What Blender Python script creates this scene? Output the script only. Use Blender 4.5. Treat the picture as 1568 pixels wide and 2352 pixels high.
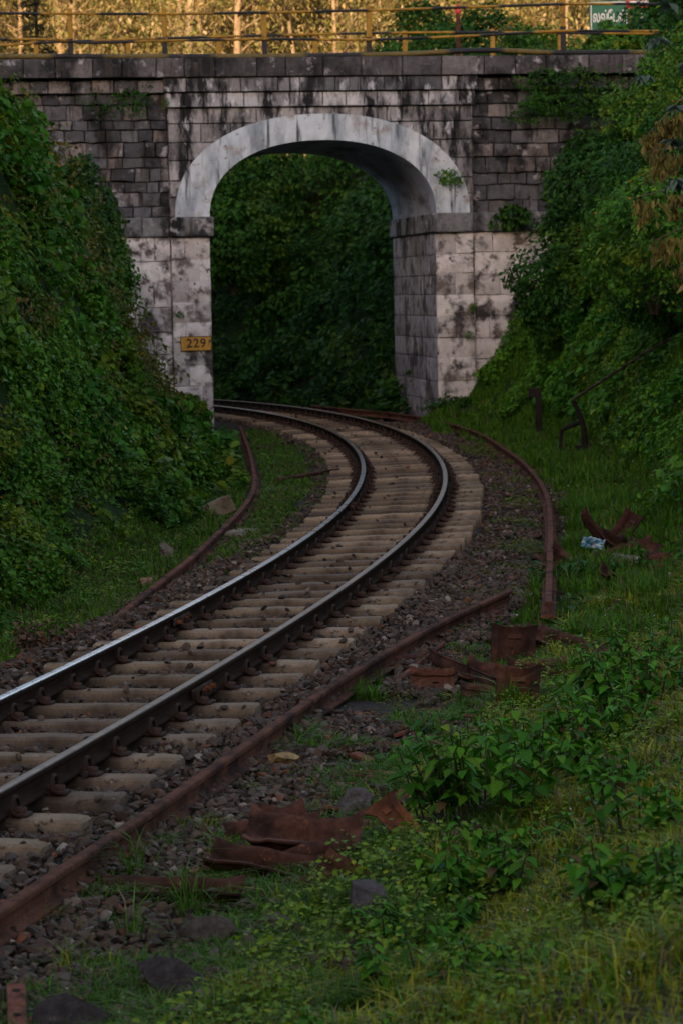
import bpy, bmesh, math, random
import numpy as np
from mathutils import Matrix, Vector
PI = math.pi
R = math.radians
for o in list(bpy.data.objects): bpy.data.objects.remove(o)
sc = bpy.context.scene
COL = sc.collection

# ------------------------------------------------------------------ camera, sky, sun, exposure
CAMZ, PITCH, ROLL = 2.489, 0.07793, 0.02005
cam_d = bpy.data.cameras.new('camera'); cam = bpy.data.objects.new('camera', cam_d); COL.objects.link(cam)
cam_d.sensor_fit = 'VERTICAL'; cam_d.sensor_height = 36.0; cam_d.sensor_width = 24.0
cam_d.lens = 6500 / 2352 * 36
cam_d.clip_start = 0.3; cam_d.clip_end = 3000
cam.matrix_world = Matrix.Translation((0, 0, CAMZ)) @ Matrix.Rotation(PI/2 - PITCH, 4, 'X') @ Matrix.Rotation(-ROLL, 4, 'Z')
cam_d.dof.use_dof = True; cam_d.dof.focus_distance = 20.5; cam_d.dof.aperture_fstop = 6.3
sc.camera = cam
SUN_EL, SUN_AZ = R(8.5), R(10)      # sun low behind the camera, slightly to its left
w = bpy.data.worlds.new('World'); sc.world = w; w.use_nodes = True
nt = w.node_tree; nt.nodes.clear()
wo = nt.nodes.new('ShaderNodeOutputWorld'); bg = nt.nodes.new('ShaderNodeBackground'); sky = nt.nodes.new('ShaderNodeTexSky')
sky.sky_type = 'NISHITA'; sky.sun_disc = False; sky.sun_elevation = SUN_EL; sky.sun_rotation = PI + SUN_AZ
sky.altitude = 2000; sky.air_density = 1.0; sky.dust_density = 5.0; sky.ozone_density = 0.3
bg.inputs[1].default_value = 0.15
tint = nt.nodes.new('ShaderNodeMix'); tint.data_type = 'RGBA'; tint.blend_type = 'MULTIPLY'; tint.inputs[0].default_value = 1.0; tint.inputs[7].default_value = (1.17, 1.0, .93, 1)
nt.links.new(sky.outputs[0], tint.inputs[6]); nt.links.new(tint.outputs[2], bg.inputs[0]); nt.links.new(bg.outputs[0], wo.inputs[0])
sun_d = bpy.data.lights.new('sun', 'SUN'); sun = bpy.data.objects.new('sun', sun_d); COL.objects.link(sun)
sun_d.energy = 2.5; sun_d.angle = R(0.5); sun_d.color = (1.0, 0.74, 0.44)
sdir = Vector((-math.sin(SUN_AZ)*math.cos(SUN_EL), -math.cos(SUN_AZ)*math.cos(SUN_EL), math.sin(SUN_EL)))
sun.rotation_euler = sdir.to_track_quat('Z', 'Y').to_euler(); sun.location = (-20, -60, 60)
sc.view_settings.view_transform = 'Standard'; sc.view_settings.look = 'None'
sc.view_settings.exposure = 1.85; sc.view_settings.gamma = 1.0; sc.view_settings.use_curve_mapping = False
sc.cycles.max_bounces = 5; sc.cycles.diffuse_bounces = 3; sc.cycles.transparent_max_bounces = 4
sc.cycles.use_denoising = True; sc.cycles.caustics_reflective = False; sc.cycles.caustics_refractive = False

# ------------------------------------------------------------------ helpers
rs = np.random.RandomState
def sm(a, b, x):
    t = np.clip((np.asarray(x, float) - a) / (b - a), 0, 1); return t*t*(3-2*t)
def _h(i, j, k, s):
    n = (i.astype(np.int64)*374761393 + j.astype(np.int64)*668265263 + k.astype(np.int64)*2147483647 + s*1274126177) & 0xffffffff
    n = ((n ^ (n >> 13)) * 1274126177) & 0xffffffff
    n = ((n ^ (n >> 16)) * 2246822519) & 0xffffffff
    return ((n ^ (n >> 15)) & 0xffffff) / float(0xffffff)
def vn(P, seed=0):
    P = np.asarray(P, float); I = np.floor(P).astype(np.int64); f = P - I; f = f*f*(3-2*f)
    x, y, z = I[..., 0], I[..., 1], I[..., 2]; a, b, c = f[..., 0], f[..., 1], f[..., 2]
    def L(p, q, t): return p + (q-p)*t
    return L(L(L(_h(x, y, z, seed), _h(x+1, y, z, seed), a), L(_h(x, y+1, z, seed), _h(x+1, y+1, z, seed), a), b),
             L(L(_h(x, y, z+1, seed), _h(x+1, y, z+1, seed), a), L(_h(x, y+1, z+1, seed), _h(x+1, y+1, z+1, seed), a), b), c)
def fbm(P, seed=0, o=3):
    P = np.asarray(P, float); r = 0; a = .5; t = 0
    for i in range(o): r = r + a*vn(P*(2**i), seed+i*17); t += a; a *= .5
    return r/t
def tag(o, label=None, cat=None, group=None, kind=None):
    if label: o['label'] = label
    if cat: o['category'] = cat
    if group: o['group'] = group
    if kind: o['kind'] = kind
    return o
def empty(name, loc=(0, 0, 0), rz=0, label=None, cat=None, group=None):
    o = bpy.data.objects.new(name, None); COL.objects.link(o); o.location = loc; o.rotation_euler = (0, 0, rz)
    o.empty_display_size = .2
    return tag(o, label, cat, group)
def mesh(name, V, F, mat, parent=None, col=None, smooth=False, mi=None, link=True):
    me = bpy.data.meshes.new(name); V = np.ascontiguousarray(V, np.float32)
    if isinstance(F, np.ndarray): F = [F]
    if len(F) and isinstance(F[0], np.ndarray):
        sizes = np.concatenate([np.full(len(a), a.shape[1], np.int32) for a in F]); idx = np.concatenate([a.ravel() for a in F]).astype(np.int32)
    else:
        sizes = np.array([len(a) for a in F], np.int32); idx = np.array([i for a in F for i in a], np.int32)
    me.vertices.add(len(V)); me.vertices.foreach_set('co', V.ravel())
    me.loops.add(len(idx)); me.loops.foreach_set('vertex_index', idx)
    me.polygons.add(len(sizes)); st = np.concatenate([[0], np.cumsum(sizes)[:-1]]).astype(np.int32)
    me.polygons.foreach_set('loop_start', st)
    me.polygons.foreach_set('use_smooth', np.full(len(sizes), bool(smooth)))
    for m in (mat if isinstance(mat, (list, tuple)) else [mat]): me.materials.append(m)
    if mi is not None: me.polygons.foreach_set('material_index', np.asarray(mi, np.int32))
    me.update(calc_edges=True)
    col = np.asarray((.5, .5, .5) if col is None else col, np.float32)
    if col.ndim == 1: col = np.tile(col, (len(V), 1))
    at = me.color_attributes.new('col', 'FLOAT_COLOR', 'POINT')
    at.data.foreach_set('color', np.concatenate([col, np.ones((len(V), 1), np.float32)], 1).astype(np.float32).ravel())
    o = bpy.data.objects.new(name, me)
    if link: COL.objects.link(o)
    if parent: o.parent = parent
    return o
def copy_tree(o, parent=None):
    c = o.copy(); COL.objects.link(c)
    if parent: c.parent = parent
    for ch in list(o.children): copy_tree(ch, c)
    return c
class MB:
    def __init__(s): s.v = []; s.f = []; s.c = []; s.m = []
    def add(s, V, F, col=(.5, .5, .5), m=0):
        b = len(s.v); V = [tuple(map(float, p)) for p in V]; s.v += V
        c = np.asarray(col, float)
        s.c += [tuple(c)]*len(V) if c.ndim == 1 else [tuple(k) for k in c]
        for f in F: s.f.append([int(i)+b for i in f]); s.m.append(m)
        return s
    def tube(s, path, rad, n=8, col=(.5, .5, .5), cap=True, m=0):
        path = [Vector(p) for p in path]; k = len(path)
        if not hasattr(rad, '__len__'): rad = [rad]*k
        V = []; F = []; up = None
        for i, p in enumerate(path):
            t = (path[min(i+1, k-1)] - path[max(i-1, 0)]).normalized()
            if up is None: up = t.orthogonal().normalized()
            up = (up - t*up.dot(t)).normalized(); b = t.cross(up)
            for j in range(n):
                a = 2*PI*j/n; V.append(p + (up*math.cos(a) + b*math.sin(a))*rad[i])
        for i in range(k-1):
            for j in range(n): F.append((i*n+j, i*n+(j+1) % n, (i+1)*n+(j+1) % n, (i+1)*n+j))
        if cap: F.append(tuple(range(n))[::-1]); F.append(tuple((k-1)*n+j for j in range(n)))
        cc = col
        if hasattr(col[0], '__len__'): cc = [c for c in col for _ in range(n)]
        return s.add(V, F, cc, m)
    def box(s, c, size, rz=0, bev=0.0, col=(.5, .5, .5), m=0, M=None):
        hx, hy, hz = [k/2 for k in size]; b = min(bev, hx*.9, hy*.9, hz*.9)
        if b <= 0:
            V = [Vector((x*hx, y*hy, z*hz)) for x in (-1, 1) for y in (-1, 1) for z in (-1, 1)]
            F = [(0, 1, 3, 2), (4, 6, 7, 5), (0, 4, 5, 1), (2, 3, 7, 6), (0, 2, 6, 4), (1, 5, 7, 3)]
        else:
            bm = bmesh.new(); bmesh.ops.create_cube(bm, size=2)
            for v in bm.verts: v.co = Vector((v.co.x*hx, v.co.y*hy, v.co.z*hz))
            bmesh.ops.bevel(bm, geom=bm.edges[:], offset=b, segments=1, affect='EDGES')
            bm.verts.ensure_lookup_table(); V = [v.co.copy() for v in bm.verts]; F = [[v.index for v in f.verts] for f in bm.faces]; bm.free()
        T = Matrix.Translation(c) @ (M if M is not None else Matrix.Rotation(rz, 4, 'Z'))
        return s.add([T @ v for v in V], F, col, m)
    def build(s, name, mat, parent=None, smooth=False):
        return mesh(name, s.v, s.f, mat, parent, np.array(s.c), smooth, s.m)
def rotm(rng, n, full=True):
    q = rng.normal(size=(n, 4)); q /= np.linalg.norm(q, axis=1)[:, None]; a, b, c, d = q.T
    return np.stack([np.stack([1-2*(c*c+d*d), 2*(b*c-a*d), 2*(b*d+a*c)], 1), np.stack([2*(b*c+a*d), 1-2*(b*b+d*d), 2*(c*d-a*b)], 1),
                     np.stack([2*(b*d-a*c), 2*(c*d+a*b), 1-2*(b*b+c*c)], 1)], 1)

# ------------------------------------------------------------------ materials
def nd(t, k, **kw):
    n = t.nodes.new(k)
    for a, b in kw.items(): setattr(n, a, b)
    return n
def pm(name, rough=.8, spec=.3, metal=0., vary=None, vary2=None, bump=None, transl=0., stain=None, stretch=None, rvar=0.):
    """base colour = vertex attribute 'col' x noise; vary=(scale, low, high); stain=(scale, colour, from, to, axis stretch); bump=(scale, strength, distance)"""
    m = bpy.data.materials.new(name); m.use_nodes = True; t = m.node_tree; t.nodes.clear(); L = t.links.new
    out = nd(t, 'ShaderNodeOutputMaterial'); p = nd(t, 'ShaderNodeBsdfPrincipled')
    p.inputs['Roughness'].default_value = rough; p.inputs['Specular IOR Level'].default_value = spec; p.inputs['Metallic'].default_value = metal
    a = nd(t, 'ShaderNodeAttribute', attribute_name='col'); c = a.outputs['Color']
    tc = nd(t, 'ShaderNodeTexCoord'); co = tc.outputs['Object']
    def noise(scale, st=None, det=5.):
        src = co
        if st:
            mp = nd(t, 'ShaderNodeMapping'); mp.inputs['Scale'].default_value = st; L(co, mp.inputs[0]); src = mp.outputs[0]
        n = nd(t, 'ShaderNodeTexNoise'); n.inputs['Scale'].default_value = scale; n.inputs['Detail'].default_value = det; n.inputs['Roughness'].default_value = .62
        L(src, n.inputs['Vector']); return n.outputs['Fac']
    def rng(f, a0, a1, b0, b1):
        r = nd(t, 'ShaderNodeMapRange'); L(f, r.inputs[0])
        for i, v in enumerate((a0, a1, b0, b1)): r.inputs[i+1].default_value = v
        return r.outputs[0]
    for vv in (vary, vary2):
        if vv:
            f = rng(noise(vv[0], vv[3] if len(vv) > 3 else None), .3, .7, vv[1], vv[2])
            x = nd(t, 'ShaderNodeVectorMath', operation='SCALE'); L(c, x.inputs[0]); L(f, x.inputs['Scale']); c = x.outputs[0]
    for st in (stain or []):
        f = rng(noise(st[0], st[4] if len(st) > 4 else None, 6.), st[2], st[3], 0, 1)
        x = nd(t, 'ShaderNodeMix', data_type='RGBA'); L(f, x.inputs[0]); L(c, x.inputs[6]); x.inputs[7].default_value = (*st[1], 1); c = x.outputs[2]
    L(c, p.inputs['Base Color'])
    if rvar: L(rng(noise(9.), .3, .7, rough-rvar, rough+rvar), p.inputs['Roughness'])
    if bump:
        b = nd(t, 'ShaderNodeBump'); b.inputs['Strength'].default_value = bump[1]; b.inputs['Distance'].default_value = bump[2]
        L(noise(bump[0]), b.inputs['Height']); L(b.outputs[0], p.inputs['Normal'])
    sh = p.outputs[0]
    if transl:
        tr = nd(t, 'ShaderNodeBsdfTranslucent'); L(c, tr.inputs[0]); mx = nd(t, 'ShaderNodeMixShader'); mx.inputs[0].default_value = transl
        L(sh, mx.inputs[1]); L(tr.outputs[0], mx.inputs[2]); sh = mx.outputs[0]
    L(sh, out.inputs[0]); return m
M_SOIL = pm('soil', .95, .1, vary=(1.3, .6, 1.4), vary2=(14, .7, 1.3), bump=(25, .8, .03))
M_BALLAST = pm('ballast', .9, .2, vary=(30, .4, 1.5), bump=(35, 1., .04))
M_ROCK = pm('rough_rock', .95, .12, vary=(9, .55, 1.4), vary2=(40, .7, 1.3), stain=[(6, (.03, .025, .02), .55, .7), (16, (.16, .14, .11), .64, .74)], bump=(28, 1., .03))
M_STONE = pm('stone', .8, .25, vary=(8, .75, 1.25))
M_CONC = pm('concrete', .85, .2, vary=(5, .7, 1.25), vary2=(45, .75, 1.2), stain=[(2.6, (.045, .027, .017), .49, .68), (8, (.03, .022, .018), .62, .70), (11, (.42, .38, .34), .67, .72)], bump=(60, .35, .01))
M_RUST = pm('rust', .9, .12, vary=(6, .6, 1.35), vary2=(40, .65, 1.3), stain=[(4, (.03, .015, .011), .46, .62), (14, (.17, .06, .02), .62, .7)], bump=(70, .4, .006))
M_DSTEEL = pm('dark_steel', .9, .05, vary=(5, .65, 1.35), bump=(60, .3, .004))
M_POLISH = pm('polished_steel', .3, .5, 1., vary=(3, .85, 1.1), rvar=.06)
M_WORN = pm('worn_steel', .42, .4, .8, vary=(4, .7, 1.2), rvar=.1)
M_LEAF = pm('leaf', .55, .13, transl=.25)
M_GRASS = pm('grass_blade', .6, .12, transl=.28)
M_BARK = pm('bark', .9, .15, vary=(6, .6, 1.3, (1, 1, .25)), bump=(20, .6, .02))
M_BLOCK = pm('block_stone', .9, .15, vary=(7, .7, 1.25), stain=[(1.5, (.022, .021, .023), .48, .60, (1, 1, .7)), (3.3, (.05, .042, .038), .54, .64, (2.2, 1, .35)), (4, (.34, .32, .34), .58, .68)], bump=(20, 1., .05))
M_UPPER = pm('upper_stone', .9, .15, vary=(7, .75, 1.25), stain=[(1.7, (.020, .019, .022), .44, .58, (1.8, 1, .6)), (4.5, (.03, .027, .026), .58, .66, (2.4, 1, .35)), (3.2, (.46, .46, .50), .56, .66, (1.6, 1, .8))], bump=(22, .9, .03))
M_LIME = pm('limewash_stone', .85, .2, vary=(6, .8, 1.15), stain=[(1.3, (.05, .045, .05), .52, .60), (3.4, (.14, .115, .11), .51, .62), (7, (.07, .055, .05), .59, .67)], bump=(24, .6, .02))
M_PLAS = pm('arch_plaster', .75, .25, vary=(4, .85, 1.1), stain=[(1.5, (.13, .17, .21), .47, .70, (1.5, 1, .5)), (3.0, (.04, .05, .055), .57, .68, (2.2, 1, .22)), (2.4, (.24, .18, .15), .55, .70), (9, (.10, .09, .09), .62, .68)], bump=(18, .25, .01))
M_SOFF = pm('soffit_plaster', .8, .2, vary=(3, .75, 1.2), stain=[(2.2, (.12, .12, .13), .5, .66, (1, .3, 1))], bump=(18, .3, .01))
M_PAINT = pm('rail_paint', .6, .35, vary=(9, .65, 1.2), stain=[(6, (.05, .035, .02), .6, .68)], bump=(40, .3, .004))
M_SIGN = pm('sign_enamel', .5, .4, vary=(8, .8, 1.15))
M_PLASTIC = pm('thin_plastic', .3, .5, vary=(12, .8, 1.2))

# ------------------------------------------------------------------ the line: centreline, lookup, heights
KN = np.array([-.0002, -.0033, -.0078, -.0126, -.0107, -.0098, -.00995, -.0102, -.0102, -.0102])
S = np.arange(-130, 330, .5)
KK = np.where(S < 0, 0, np.where(S > 72, np.where(S < 150, -.0102, 0), np.interp(S, np.linspace(0, 72, 10), KN)))
i0 = int(np.argmin(abs(S)))
TH = np.concatenate([[0], np.cumsum((KK[1:]+KK[:-1])/2*.5)]); TH += .2254 - TH[i0]
XC = np.concatenate([[0], np.cumsum(np.sin((TH[1:]+TH[:-1])/2)*.5)]); XC += -3.77 - XC[i0]
YC = np.concatenate([[0], np.cumsum(np.cos((TH[1:]+TH[:-1])/2)*.5)]); YC += 8 - YC[i0]
def elev(y): y = np.clip(y, 0, 76); return .00641*(y-20) - .000347*np.clip(y-35, 0, 99)**2
def cant(s): return .0487*np.clip(-np.interp(s, S, KK)/.02, 0, 1)
def at(s, d):
    th = np.interp(s, S, TH); return np.interp(s, S, XC) + d*np.cos(th), np.interp(s, S, YC) - d*np.sin(th)
def look(x, y):
    x = np.asarray(x, float).ravel(); y = np.asarray(y, float).ravel(); sd = np.empty((len(x), 2))
    for a in range(0, len(x), 40000):
        b = slice(a, a+40000); D = (x[b, None]-XC)**2 + (y[b, None]-YC)**2; i = D.argmin(1)
        dx, dy = x[b]-XC[i], y[b]-YC[i]; sd[b, 0] = S[i] + dx*np.sin(TH[i]) + dy*np.cos(TH[i]); sd[b, 1] = dx*np.cos(TH[i]) - dy*np.sin(TH[i])
    return sd[:, 0], sd[:, 1]
BA = R(8.5); BC = np.array([1.87, 55.0])            # bridge face: right jamb corner and heading
DU = np.array([math.cos(BA), math.sin(BA)]); DB = np.array([-math.sin(BA), math.cos(BA)])
def T(x, y):
    sh = np.shape(x); x = np.asarray(x, float).ravel(); y = np.asarray(y, float).ravel(); s, d = look(x, y)
    el = elev(np.interp(s, S, YC)); u = (x-BC[0])*DU[0] + (y-BC[1])*DU[1]; wv = (x-BC[0])*DB[0] + (y-BC[1])*DB[1]
    P = np.stack([x, y, np.zeros_like(x)], 1); n1 = fbm(P/1.7, 3)-.5; n2 = fbm(P/.35, 5, 2)-.5; n3 = fbm(P/9., 7)-.5
    z = el - .25 - .05*sm(1.3, 2.0, abs(d)) + .05*n2 + .05*n1*sm(1.2, 1.8, abs(d))
    beyond = np.clip(wv-6, 0, 26); forest = np.clip(y-98, 0, 140)
    toeR = np.where(y < 40, 3.3 - .4*sm(21, 30, y), 2.9 - .5*sm(56, 62, y)); slR = .42 + .5*sm(15, 23, y) + .7*sm(23, 32, y)
    hR = slR*np.clip(d-toeR, 0, 60); hR = hR + .10*sm(1.9, toeR, d)
    capR = 1.0 + .5*sm(10, 20, y) + 5.2*sm(18, 36, y)
    toeL = -2.42 - .62*sm(35, 43, y); hL = np.where(d < toeL, 1.0*(toeL-d) + 1.4*np.clip(toeL-.75-d, 0, 60), 0)
    top = 6.62 + .09*beyond
    def soft(h, c): return c*np.tanh((h/c)**1.0*1.0 + .35*(h/c)**3)
    hR = np.where(d > 0, soft(hR, np.minimum(capR, top)), 0); hL = np.where(d < 0, soft(hL, top - .75*(1-sm(47, 53.5, y))), 0)
    road = (wv > -.2) & (wv < 5.1)
    rise = hR + hL; flat = np.clip(1-rise/1.5, 0, 1)
    z = z + rise + (.5*n1)*(1-flat)*np.where(road, 0, 1) + .12*n1*sm(2.6, 3.2, d)
    z += sm(2, 6, rise)*n3*np.where(road | (abs(wv-2.4) < 5), .0, .8)
    z += np.where(rise > 3, .20*forest, 0)*1.0
    z += np.clip(abs(x)-16, 0, 110)*.14*np.where(road, 0, 1)
    rg = sm(-16, -62, y); z = z*(1-rg) + rg*(31 + 3*n3)  # unseen ridge behind the camera, added to keep cutting and bridge in shade
    z += .35*np.exp(-((u-.6)/.9)**2 - ((wv+.3)/1.2)**2)
    return z.reshape(sh)
# one ground sheet, fine near the line and coarse towards the horizon
def axis(a, b, step, far, g):
    m = list(np.arange(a, b+1e-6, step)); p = step; lo, hi = [m[0]], [m[-1]]
    while lo[-1] > -far: p *= g; lo.append(lo[-1]-p)
    p = step
    while hi[-1] < far: p *= g; hi.append(hi[-1]+p)
    return np.array(lo[1:][::-1] + m + hi[1:])
gx = axis(-13, 13, .16, 700, 1.16); gy = axis(5, 78, .16, 700, 1.12)
GX, GY = np.meshgrid(gx, gy); GZ = T(GX, GY); nx, ny = len(gx), len(gy)
ii = (np.arange(ny-1)[:, None]*nx + np.arange(nx-1)).ravel()
Pg = np.stack([GX.ravel(), GY.ravel(), GZ.ravel()], 1)
nn = fbm(Pg/2.2, 11)[:, None]; gcol = np.array((.05, .036, .024))*(1-nn) + np.array((.028, .032, .014))*nn
sl_ = sm(.5, 1.1, np.hypot(*np.gradient(GZ, gy, gx))).reshape(-1, 1)*(Pg[:, 1:2] < 90); gcol = gcol*(1-sl_) + sl_*np.array((.016, .034, .007))*(.5+nn)
far = (Pg[:, 1:2] > 84)*1.0; gcol = gcol*(1-far) + far*(np.array((.13, .10, .05))*(.6+.8*nn))
mesh('ground', Pg, np.stack([ii, ii+1, ii+nx+1, ii+nx], 1), M_SOIL, col=gcol, smooth=True)['kind'] = 'structure'
# fine height field used to lay vegetation and stones
hx = np.arange(-14, 14.01, .1); hy = np.arange(4, 84.01, .1); HX, HY = np.meshgrid(hx, hy); HZ = T(HX, HY); HGY, HGX = np.gradient(HZ, .1)
def bil(A, x, y):
    fx = np.clip((x+14)/.1, 0, len(hx)-1.001); fy = np.clip((y-4)/.1, 0, len(hy)-1.001); i = fx.astype(int); j = fy.astype(int); a = fx-i; b = fy-j
    return (A[j, i]*(1-a)+A[j, i+1]*a)*(1-b) + (A[j+1, i]*(1-a)+A[j+1, i+1]*a)*b
def hz(x, y): return bil(HZ, np.asarray(x, float), np.asarray(y, float))
def hn(x, y):
    n = np.stack([-bil(HGX, x, y), -bil(HGY, x, y), np.ones(np.shape(x))], -1); return n/np.linalg.norm(n, axis=-1, keepdims=True)
def seen(x, y, z, mg=1.12):                  # rough test: could the photograph see this place?
    c, s_ = math.cos(PITCH), math.sin(PITCH); dd = y*c - (z-CAMZ)*s_; uu = y*s_ + (z-CAMZ)*c
    return (dd > 2) & (abs(x/dd) < .1206*mg+np.where(x < 0, 1.5, .8)/dd) & (abs(uu/dd) < .1809*mg+.0035)

# ------------------------------------------------------------------ track
RP = [(0, 0), (.02, -.0006), (.027, -.003), (.031, -.011), (.031, -.030), (.010, -.041), (.0075, -.058), (.0075, -.096), (.013, -.108), (.061, -.118), (.061, -.129)]
RPF = RP + [(-a, b) for a, b in RP[1:]][::-1]
def sweep_rail(name, path, mats, parent=None, tilt=0., col=(.026, .0145, .010), headmat=True):
    """flat-bottomed rail swept along a path of head-top points; head faces carry the second material"""
    path = np.asarray(path, float); k = len(path); t = np.gradient(path, axis=0); t /= np.linalg.norm(t, axis=1)[:, None]
    lat = np.stack([t[:, 1], -t[:, 0], 0*t[:, 0]], 1); lat /= np.linalg.norm(lat, axis=1)[:, None]; up = np.cross(lat, t)
    lat2 = lat*math.cos(tilt) + up*math.sin(tilt); up2 = -lat*math.sin(tilt) + up*math.cos(tilt)
    n = len(RPF); V = np.concatenate([path + a*lat2 + b*up2 for a, b in RPF]).reshape(n, k, 3).transpose(1, 0, 2).reshape(-1, 3)
    F = []; mi = []
    for i in range(k-1):
        for j in range(n):
            q = (j+1) % n; F.append((i*n+j, (i+1)*n+j, (i+1)*n+q, i*n+q)); mi.append(1 if headmat and (j < 3 or j >= n-3) else 0)
    F.append(tuple(range(n))); mi.append(0); F.append(tuple((k-1)*n+j for j in range(n))[::-1]); mi.append(0)
    o = mesh(name, V, F, mats, parent, col, False, mi)
    return o
ss = np.arange(-6, 78, .5)
def line_pts(d, s, dz): x, y = at(s, d); return np.stack([x, y, elev(np.interp(s, S, YC)) + (cant(s) if d > 0 else 0) + dz], 1)
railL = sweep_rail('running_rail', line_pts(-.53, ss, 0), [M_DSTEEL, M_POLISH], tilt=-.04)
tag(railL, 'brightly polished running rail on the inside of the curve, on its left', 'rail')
railR = sweep_rail('running_rail', line_pts(.53, ss, 0), [M_DSTEEL, M_WORN], tilt=.05)
tag(railR, 'dark worn running rail on the outer side of the curving track, brown along its edge', 'rail')
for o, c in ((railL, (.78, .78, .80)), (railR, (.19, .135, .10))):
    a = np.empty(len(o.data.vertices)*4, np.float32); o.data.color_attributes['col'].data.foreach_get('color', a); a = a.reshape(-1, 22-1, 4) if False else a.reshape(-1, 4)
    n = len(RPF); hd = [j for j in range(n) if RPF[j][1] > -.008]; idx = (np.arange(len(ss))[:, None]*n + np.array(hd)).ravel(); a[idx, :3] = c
    if o is railL: painted_sheen = (1 - .68*sm(20, 31, np.interp(ss, S, YC)) + .4*sm(50, 60, np.interp(ss, S, YC))); a[idx, :3] = (np.array(c)[None, None]*painted_sheen[:, None, None]*np.ones((1, len(hd), 1))).reshape(-1, 3)  # sky reflection painted into the head colour: bright near, duller on the curve
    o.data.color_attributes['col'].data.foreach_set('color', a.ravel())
# fishplates with bolts at the rail joints
def fishplate(parent, d, s):
    m = MB(); x, y = at(s, d + .028); th = float(np.interp(s, S, TH)); z = float(elev(y)) - .07
    m.box((x, y, z), (.022, .52, .062), -th, .006, (.055, .035, .027))
    for k in range(4):
        bx, by = at(s - .19 + k*.127, d + .055); m.tube([(bx-.02*math.cos(th), by, z), (bx+.02*math.cos(th), by-.01, z)], .019, 6, (.16, .05, .02))
    m.build('fishplate', M_RUST, parent)
fishplate(railL, -.53, 14.35); fishplate(railR, .53, 10.65); fishplate(railL, -.53, 25.0)
# concrete sleepers with spring clips: four variants, copied along the line
def clip_mesh():
    m = MB(); pts = [(0, .055*math.cos(a)*.9, .018+.055*math.sin(a)) for a in np.linspace(-.25, PI+.1, 12)]
    pts = [(-.035, .05, -.004)] + pts + [(.03, -.055, .0), (.045, -.02, .0)]
    m.tube(pts, .0105, 6, (.036, .024, .018))
    m.tube([(-.03, 0, .012), (.045, 0, .012)], .021, 7, (.07, .04, .028)); m.box((.015, 0, -.004), (.10, .085, .02), 0, .005, (.05, .032, .025))
    return m
clipm = clip_mesh().build('rail_clip', M_RUST, smooth=True); clip_data = clipm.data; bpy.data.objects.remove(clipm)
def sleeper_mesh(seed):
    g = rs(seed); L = np.array([-1.0, -.985, -.9, -.75, -.6, -.53, -.45, -.3, -.15, 0, .15, .3, .45, .53, .6, .75, .9, .985, 1.0])
    prof = [(-.118, -.17), (-.104, -.055), (-.090, -.016), (-.072, 0), (-.03, .002), (.03, .002), (.072, 0), (.090, -.016), (.104, -.055), (.118, -.17)]
    V = []
    for i, l in enumerate(L):
        e = .82 if i in (0, len(L)-1) else 1
        for a, b in prof: V.append((l, a*(.97 if e < 1 else 1), b - (0 if e == 1 or b < -.1 else .014)))
    V = np.array(V); nz = fbm(V*7+seed*9, seed, 3)-.5; V[:, 2] += nz*.018*(V[:, 2] > -.1); V[:, 1] += (fbm(V*9+50, seed, 2)-.5)*.014
    if seed % 2: V[:, 2] -= .035*np.exp(-((V[:, 0]-g.uniform(.7, 1))/.09)**2 - ((V[:, 1]+.1)/.06)**2)*(V[:, 2] > -.1)
    n = len(prof); F = [(i*n+j, (i+1)*n+j, (i+1)*n+j+1, i*n+j+1) for i in range(len(L)-1) for j in range(n-1)] + [tuple(range(n))[::-1], tuple((len(L)-1)*n+j for j in range(n))]
    return V, F
sleeper_meshes = []
for k in range(10):
    V, F = sleeper_mesh(k+1); t_ = rs(k+40).uniform(.45, 1.2); base = np.array([(.33, .235, .15), (.29, .20, .13), (.24, .17, .115)][k % 3])*t_
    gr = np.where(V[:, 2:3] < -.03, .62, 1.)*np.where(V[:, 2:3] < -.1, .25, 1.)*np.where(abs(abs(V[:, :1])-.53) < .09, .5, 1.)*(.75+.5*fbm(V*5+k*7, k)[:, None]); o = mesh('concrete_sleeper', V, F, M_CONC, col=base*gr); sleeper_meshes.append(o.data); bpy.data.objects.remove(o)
SLP = []
def sleepers():
    g = rs(5); s = -1.0; i = 0
    while s < 66:
        SLP.append(s); x, y = at(s, 0); th = float(np.interp(s, S, TH)); ca = float(cant(s))
        o = bpy.data.objects.new('concrete_sleeper', sleeper_meshes[g.randint(10)]); COL.objects.link(o)
        o.location = (x+g.normal()*.012, y, float(elev(y)) - .141 + ca/2 + g.normal()*.004)
        o.rotation_euler = (g.normal()*.02, -ca/1.06, -th + g.normal()*.014)
        tag(o, 'weathered tan concrete sleeper lying under the two running rails', 'sleeper', 'sleepers under the running rails')
        for dd in (-.53, .53):
            for sd in (-1, 1):
                c = bpy.data.objects.new('rail_clip', clip_data); COL.objects.link(c); c.parent = o
                c.scale = (1.2, 1.2, 1.2); c.location = (dd + sd*.09, 0, .012); c.rotation_euler = (0, 0, 0 if sd > 0 else PI)
        s += .632*g.uniform(.94, 1.06) if s < 40 else .632; i += 1
sleepers()
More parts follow.
